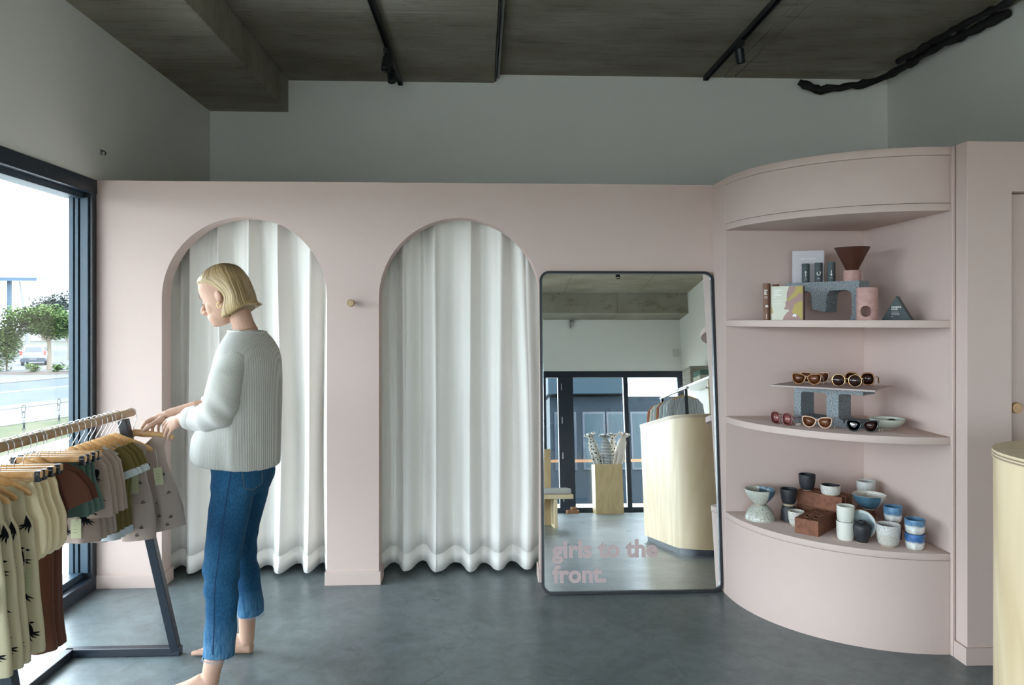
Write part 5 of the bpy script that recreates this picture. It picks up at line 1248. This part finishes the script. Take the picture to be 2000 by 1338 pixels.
# ---- face details
LIP = mat('lip', (.50, .20, .17), .4); DARKB = mat('dark_lash', (.04, .025, .018), .6); BROW = mat('brow_hair', (.22, .14, .08), .8)
def hpart(mb, name, m, par=wo, sm=60): mb = hxf(mb); mb.xf(WOFF); return mb.build(name, m, par, smooth=sm)
hpart(MB().ell((.0895, 0, -.0580), (.0065, .0165, .0036)).ell((.0885, 0, -.0655), (.0068, .0145, .0042)), 'lips', LIP)
for s in (-1, 1):
    hpart(MB().tube([(.0865, s * .020, -.0065), (.0882, s * .026, -.0092), (.0862, s * .033, -.0096), (.0800, s * .041, -.0078)], [.0008, .0015, .0017, .0007], 6), 'eyelashes', DARKB)
    hpart(MB().tube([(.0900, s * .014, .0175), (.0895, s * .024, .0225), (.0850, s * .036, .0240), (.0755, s * .046, .0205)], [.0014, .0022, .0022, .0008], 6), 'eyebrow', BROW)
hpart(MB().ell((.103, .0085, -.0425), (.0035, .0025, .0014)), 'nostril', mat('nostril_shade', (.16, .06, .045), .8))
# ---- hair: chin-length blonde bob
def hair_mat():
    m = mat('blonde_hair', (.46, .34, .18), .42, spec=.45)
    nt = m.node_tree; N = nt.nodes; L = nt.links; p = N['Principled BSDF']; uv = N.new('ShaderNodeUVMap'); uv.uv_map = 'strand'
    mp = N.new('ShaderNodeMapping'); mp.inputs['Scale'].default_value = (150, 1.6, 1); L.new(uv.outputs[0], mp.inputs[0])
    n = N.new('ShaderNodeTexNoise'); n.inputs['Scale'].default_value = 1.; n.inputs['Detail'].default_value = 3; L.new(mp.outputs[0], n.inputs['Vector'])
    r = N.new('ShaderNodeValToRGB'); e = r.color_ramp.elements; e[0].position = .32; e[1].position = .66; e[0].color = (.17, .10, .042, 1); e[1].color = (.62, .46, .24, 1)
    L.new(n.outputs[0], r.inputs[0])
    sx = N.new('ShaderNodeSeparateXYZ'); L.new(uv.outputs[0], sx.inputs[0])
    r2 = N.new('ShaderNodeValToRGB'); e = r2.color_ramp.elements; e[0].position = .55; e[1].position = .92; e[0].color = (1, 1, 1, 1); e[1].color = (.42, .36, .30, 1); L.new(sx.outputs[1], r2.inputs[0])   # darker roots
    mx = N.new('ShaderNodeMix'); mx.data_type = 'RGBA'; mx.blend_type = 'MULTIPLY'; mx.inputs[0].default_value = 1; L.new(r.outputs[0], mx.inputs[6]); L.new(r2.outputs[0], mx.inputs[7]); L.new(mx.outputs[2], p.inputs['Base Color'])
    bu = N.new('ShaderNodeBump'); bu.inputs['Strength'].default_value = .5; bu.inputs['Distance'].default_value = .003; L.new(n.outputs[0], bu.inputs['Height']); L.new(bu.outputs[0], p.inputs['Normal'])
    return m
HAIR = hair_mat()
HR = [(-.090, .018, -.084, .064), (-.087, .028, -.097, .076), (-.075, .025, -.108, .083), (-.05, .008, -.107, .088), (-.025, -.012, -.107, .089), (0, -.009, -.107, .089), (.022, .004, -.107, .088), (.040, .024, -.106, .087), (.056, .050, -.104, .085), (.072, .078, -.100, .083), (.088, .0755, -.093, .077), (.103, .057, -.081, .068), (.115, .034, -.064, .054), (.123, .010, -.042, .036), (.126, -.008, -.022, .012)]
# smooth the table
def cat(t, p0, p1, p2, p3): return .5 * ((2 * p1) + (-p0 + p2) * t + (2 * p0 - 5 * p1 + 4 * p2 - p3) * t * t + (-p0 + 3 * p1 - 3 * p2 + p3) * t ** 3)
HT = []
for i in range(len(HR) - 1):
    for q in range(3):
        pts = [HR[max(0, i - 1)], HR[i], HR[i + 1], HR[min(len(HR) - 1, i + 2)]]; HT.append(tuple(cat(q / 3, *[p[c] for p in pts]) for c in range(4)))
HT.append(HR[-1])
NH = 160; hr_ = random.Random(3); strand = [hr_.uniform(-.0022, .0022) for _ in range(NH)]; strand = [(strand[i - 1] + strand[i] * 2 + strand[(i + 1) % NH]) / 2.6 for i in range(NH)]
rings = []; zn = len(HT)
for j, (z, pf, pb, w) in enumerate(HT):
    c, a = (pf + pb) / 2, (pf - pb) / 2; r_ = []
    for k in range(NH):
        t = 2 * PI * k / NH; ct_, st_ = math.cos(t), math.sin(t); k2 = (k + int(6 * math.sin(j * .12))) % NH
        g = 1 + strand[k2] * 9 * (1 - (j / zn) ** 3); flick = .006 * max(0, -ct_) ** 2 * max(0, 1 - j / 7)
        jag = .004 * math.sin(k * 1.9) + .003 * math.sin(k * .73) if j == 0 else 0
        r_.append((c + (a * math.copysign(abs(ct_) ** .8, ct_)) * g - flick, w * math.copysign(abs(st_) ** .85, st_) * g, z + jag + .016 * max(0, -ct_) * max(0, 1 - j / 9)))
    rings.append(r_)
hm = MB().loft(rings); hm = hxf(hm); hm.xf(WOFF)
hair = hm.build('hair', HAIR, wo, smooth=75)
uvl = hair.data.uv_layers.new(name='strand')
for poly in hair.data.polygons:
    for li in poly.loop_indices:
        vi = hair.data.loops[li].vertex_index; uvl.data[li].uv = ((vi % NH) / NH, (vi // NH) / (zn - 1))
# loose locks: swept side fringe and strands over the bob
lk = MB(); q = random.Random(9)
for i in range(30):        # flicked ends at the nape
    yy = -.078 + .0054 * i; d = .108 * math.sqrt(max(.02, 1 - (yy / .095) ** 2))
    lk.tube([(-d + .008, yy * .92, -.02), (-d - .001, yy, -.055), (-d - .006 - .004 * q.random(), yy * 1.02, -.074), (-d - .018 - .008 * q.random(), yy * 1.03, -.082 + .008 * q.random())], [.0006, .0024, .0022, .0005], 5)
lk = hxf(lk); lk.xf(WOFF); lkb = lk.build('hair_locks', mat('blonde_locks', (.34, .23, .10), .45, col2=(.50, .36, .18), scale=40., spec=.45), hair, smooth=70)
# ---- earring and necklace
ear = MB()
for k in range(14):
    t = -2.6 + k * .36; ear.ell((-.003 + .0075 * math.cos(t), .0815, -.043 + .0095 * math.sin(t)), (.0025, .0022, .0025), 8, 6)
hpart(ear, 'earring', GOLD)
nk = MB(); pts = []
for k in range(25):
    t = PI * 2 * k / 24; pts.append((-.985 + .058 * math.cos(t), 3.125 + .060 * math.sin(t), 1.405 + .012 * math.cos(t) ))
nk.tube(pts, .0011, 6); nk.xf(WOFF); nk.build('necklace', GOLD, wo, smooth=60)
# ---- jeans
def denim():
    m = mat('blue_denim', (.02, .085, .20), .85, spec=.15)
    nt = m.node_tree; N = nt.nodes; L = nt.links; p = N['Principled BSDF']; tc = N.new('ShaderNodeTexCoord')
    def noise(s, st=(1, 1, 1), d=4):
        mp = N.new('ShaderNodeMapping'); mp.inputs['Scale'].default_value = st; L.new(tc.outputs['Object'], mp.inputs[0]); n = N.new('ShaderNodeTexNoise'); n.inputs['Scale'].default_value = s; n.inputs['Detail'].default_value = d; L.new(mp.outputs[0], n.inputs['Vector']); return n.outputs[0]
    r = N.new('ShaderNodeValToRGB'); e = r.color_ramp.elements; e[0].position = .3; e[1].position = .72; e[0].color = (.010, .050, .115, 1); e[1].color = (.028, .115, .225, 1); L.new(noise(7., (1, 1, .6), 6), r.inputs[0])
    w = N.new('ShaderNodeValToRGB'); e = w.color_ramp.elements; e[0].position = .35; e[1].position = .7; e[0].color = (.75, .75, .75, 1); e[1].color = (1.25, 1.25, 1.25, 1); L.new(noise(260., (1, 1, .35), 2), w.inputs[0])
    mx = N.new('ShaderNodeMix'); mx.data_type = 'RGBA'; mx.blend_type = 'MULTIPLY'; mx.inputs[0].default_value = 1; L.new(r.outputs[0], mx.inputs[6]); L.new(w.outputs[0], mx.inputs[7])
    # washed paler towards the raw hems
    sx = N.new('ShaderNodeSeparateXYZ'); L.new(tc.outputs['Object'], sx.inputs[0]); mr = N.new('ShaderNodeMapRange'); mr.inputs[1].default_value = .30; mr.inputs[2].default_value = .13; L.new(sx.outputs[2], mr.inputs[0])
    fd = N.new('ShaderNodeMix'); fd.data_type = 'RGBA'; L.new(mr.outputs[0], fd.inputs[0]); L.new(mx.outputs[2], fd.inputs[6])
    g = N.new('ShaderNodeValToRGB'); e = g.color_ramp.elements; e[0].position = .35; e[1].position = .65; e[0].color = (.028, .11, .22, 1); e[1].color = (.12, .25, .38, 1); L.new(noise(120., (1, 1, .2), 3), g.inputs[0]); L.new(g.outputs[0], fd.inputs[7])
    L.new(fd.outputs[2], p.inputs['Base Color'])
    bu = N.new('ShaderNodeBump'); bu.inputs['Strength'].default_value = .3; bu.inputs['Distance'].default_value = .004; L.new(noise(30., (1, 1, .5), 4), bu.inputs['Height']); L.new(bu.outputs[0], p.inputs['Normal'])
    return m
DEN = denim()
j = MB()
j.loft([oval(-.99, 3.122, .955, .098, .148, TY), oval(-.988, 3.122, .90, .106, .160, TY), oval(-.983, 3.122, .84, .110, .166, TY), oval(-.980, 3.122, .785, .106, .164, TY), oval(-.985, 3.122, .745, .095, .15, TY)])
j.tube([(-.988, 3.040, .86), (-.992, 3.035, .79), (-1.003, 3.010, .69), (-1.016, 2.995, .57), (-1.028, 2.985, .455), (-1.022, 2.980, .36), (-1.022, 2.970, .25), (-1.027, 2.958, .135)], [.084, .086, .079, .072, .069, .062, .059, .060], 22)
j.tube([(-.972, 3.205, .86), (-.978, 3.212, .79), (-1.003, 3.240, .69), (-1.030, 3.262, .57), (-1.042, 3.275, .455), (-1.026, 3.282, .36), (-1.010, 3.284, .27), (-1.002, 3.285, .170)], [.084, .086, .080, .070, .064, .058, .055, .055], 22)
def crease(p):
    z = p.z; a = .0035 * math.sin(z * 70 + p.x * 40 + p.y * 20) * math.exp(-((z - .42) / .08) ** 2) + .003 * math.sin(z * 60 - p.x * 55) * math.exp(-((z - .78) / .06) ** 2) + .0025 * math.sin(z * 45 + p.x * 30) * math.exp(-((z - .25) / .06) ** 2)
    return (-a, -a * .8, 0)
jeans = remesh(j, 'jeans', DEN, wo, .006, 3, .5, crease)
from mathutils.bvhtree import BVHTree
def bvh(o): return BVHTree.FromPolygons([v.co for v in o.data.vertices], [p.vertices for p in o.data.polygons])
JB = bvh(jeans)
def onto_jeans(x, z, off=.0015):
    h = JB.ray_cast(Vector((x + 1.0, -1.0, z)), Vector((0, 1, 0)))
    return (h[0] + h[1] * off) if h[0] else Vector((x + 1.0, -.14, z))
STI = mat('denim_seam', (.008, .04, .11), .9); STG = mat('gold_thread', (.20, .17, .14), .8)
seam = [onto_jeans(-.975 - .055 * min(1, (.9 - z) / .5), z, .001) for z in [.885 - .03 * k for k in range(25)]]
MB().tube(seam, .0022, 6, flat=.6).build('side_seam', STI, jeans, smooth=60)
pk = []
for z0, z1, w0, w1 in ((.885, .79, .052, .046),):
    grid = []
    for i in range(7):
        row = []
        for k in range(7):
            u = k / 6; v = i / 6; x = -.918 + (u - .5) * (w0 + (w1 - w0) * v) + .006 * v; z = z0 + (z1 - z0) * v - (.016 * (1 - abs(2 * u - 1)) if v > .9 else 0)
            row.append(onto_jeans(x, z, .004))
        grid.append(row)
    MB().loft(grid, closed=False).build('back_pocket', DEN, jeans, smooth=60, fixn=False)
    edge = [grid[i][0] for i in range(7)] + grid[6][1:] + [grid[i][6] for i in range(5, -1, -1)]
    MB().tube([p + Vector((0, -.0015, 0)) for p in edge], .0009, 5).build('stitching', STG, jeans, smooth=60)
fr = MB(); q = random.Random(4)
for cx_, cy_, z, r0 in ((-1.027, 2.958, .137, .060), (-1.002, 3.285, .172, .055)):
    for k in range(110):
        t = 2 * PI * k / 110 + q.uniform(-.02, .02); x, y = cx_ + 1.0 + (r0 - .0005) * math.cos(t), cy_ - 3.12 + (r0 - .0005) * math.sin(t)
        fr.tube([(x, y, z), (x + q.uniform(-.003, .003), y + q.uniform(-.003, .003), z - q.uniform(.003, .010))], [.0008, .0004], 4)
fo = fr.build('frayed_hem', mat('frayed_cotton', (.30, .42, .55), .9), jeans, smooth=0); fo['kind'] = 'stuff'
# ---- jumper
def knit(name, rot, freq=125., strength=.45):
    m = mat(name, (.55, .535, .495), .95, spec=.08, sheen=.25)
    nt = m.node_tree; N = nt.nodes; L = nt.links; p = N['Principled BSDF']; tc = N.new('ShaderNodeTexCoord')
    mp = N.new('ShaderNodeMapping'); mp.inputs['Rotation'].default_value = rot; L.new(tc.outputs['Object'], mp.inputs[0])
    w = N.new('ShaderNodeTexWave'); w.bands_direction = 'X'; w.inputs['Scale'].default_value = freq / 6.283 * 3.4; w.inputs['Distortion'].default_value = .6; w.inputs['Detail'].default_value = 1; L.new(mp.outputs[0], w.inputs['Vector'])
    n = N.new('ShaderNodeTexNoise'); n.inputs['Scale'].default_value = 300; L.new(tc.outputs['Object'], n.inputs['Vector'])
    ad = N.new('ShaderNodeMath'); ad.operation = 'MULTIPLY_ADD'; ad.inputs[1].default_value = .35; L.new(n.outputs[0], ad.inputs[0]); L.new(w.outputs['Fac'], ad.inputs[2])
    bu = N.new('ShaderNodeBump'); bu.inputs['Strength'].default_value = strength; bu.inputs['Distance'].default_value = .002; L.new(ad.outputs[0], bu.inputs['Height']); L.new(bu.outputs[0], p.inputs['Normal'])
    r = N.new('ShaderNodeValToRGB'); e = r.color_ramp.elements; e[0].position = .1; e[1].position = .8; e[0].color = (.43, .415, .38, 1); e[1].color = (.62, .605, .565, 1); L.new(ad.outputs[0], r.inputs[0]); L.new(r.outputs[0], p.inputs['Base Color'])
    return m
KN = knit('cream_rib_knit', (0, 0, 0)); KN2 = knit('cream_sleeve_knit', (0, math.radians(62), 0)); KN3 = knit('cream_cuff_knit', (0, math.radians(-70), 0), 140., .7)
s = MB()
def hem_ring(cx_, z, a, w): return [(x, y, zz + .048 * max(-1, min(1, (cx_ - x) / a)) * .55 + .02) for x, y, zz in oval(cx_, 3.125, z, a, w, TY, 36)]
s.loft([hem_ring(-1.012, .846, .162, .216), hem_ring(-1.012, .875, .163, .219), hem_ring(-1.008, .93, .159, .219), oval(-.996, 3.125, 1.02, .146, .215, TY, 36), oval(-.982, 3.125, 1.11, .132, .212, TY, 36), oval(-.970, 3.125, 1.20, .118, .208, TY, 36), oval(-.964, 3.125, 1.28, .108, .200, TY, 36), oval(-.962, 3.125, 1.330, .098, .178, TY, 36), oval(-.964, 3.125, 1.366, .086, .140, TY, 36), oval(-.967, 3.125, 1.392, .074, .104, TY, 36), oval(-.970, 3.125, 1.406, .064, .076, TY, 36)])
def drape(p):
    z = p.z; x = p.x; y = p.y
    a = .006 * math.sin(x * 48 + z * 6) * max(0, min(1, (1.25 - z) / .35)) + .003 * math.sin(x * 95 + y * 40)* max(0, min(1, (1.1 - z) / .3))
    return (0, -a if y < 0 else a, 0)
jumper = remesh(s, 'jumper', KN, wo, .006, 5, .5, drape)
def sl(path, rr_, name):
    m_ = MB().tube(path, rr_, 22)
    def fold(p):
        a = .006 * math.sin(p.x * 70 + p.z * 55) * math.exp(-((p.z - 1.09) / .06) ** 2)
        return (a * .3, -a if p.y < 0 else a, -a * .5)
    return remesh(m_, name, KN2, jumper, .006, 3, .5, fold)
sl([(-.966, 3.040, 1.310), (-.978, 2.992, 1.290), (-.995, 2.945, 1.22), (-1.005, 2.928, 1.14), (-1.018, 2.93, 1.09), (-1.06, 2.958, 1.068), (-1.10, 2.988, 1.060), (-1.135, 3.012, 1.057)], [.035, .056, .064, .068, .071, .064, .055, .049], 'sleeve')
sl([(-.940, 3.23, 1.31), (-.945, 3.275, 1.275), (-.965, 3.32, 1.20), (-.995, 3.342, 1.12), (-1.03, 3.338, 1.09), (-1.09, 3.318, 1.08), (-1.14, 3.30, 1.078), (-1.17, 3.288, 1.077)], [.035, .052, .064, .070, .070, .062, .052, .046], 'sleeve')
def cuff_(path, rr_):
    m_ = MB().tube(path, rr_, 24); m_.xf(WOFF); return m_.build('cuff', KN3, jumper, smooth=70)
cuff_([(-1.122, 3.003, 1.058), (-1.13, 3.009, 1.0575), (-1.150, 3.022, 1.056), (-1.170, 3.036, 1.0545), (-1.174, 3.039, 1.054)], [.046, .050, .050, .046, .040])
cuff_([(-1.160, 3.292, 1.077), (-1.168, 3.289, 1.077), (-1.186, 3.282, 1.076), (-1.205, 3.275, 1.075), (-1.209, 3.273, 1.075)], [.043, .047, .047, .043, .038])
# rolled neckline
nr = [(x, y, 1.404 - .012 * math.cos(0) + .010 * (1 if x < -.97 else .4)) for x, y, z in oval(-.968, 3.125, 1.404, .070, .086, TY, 40)]
nm = MB().tube(nr + [nr[0]], .006, 8, cap=False); nm.xf(WOFF); nm.build('neckline', KN, jumper, smooth=70)
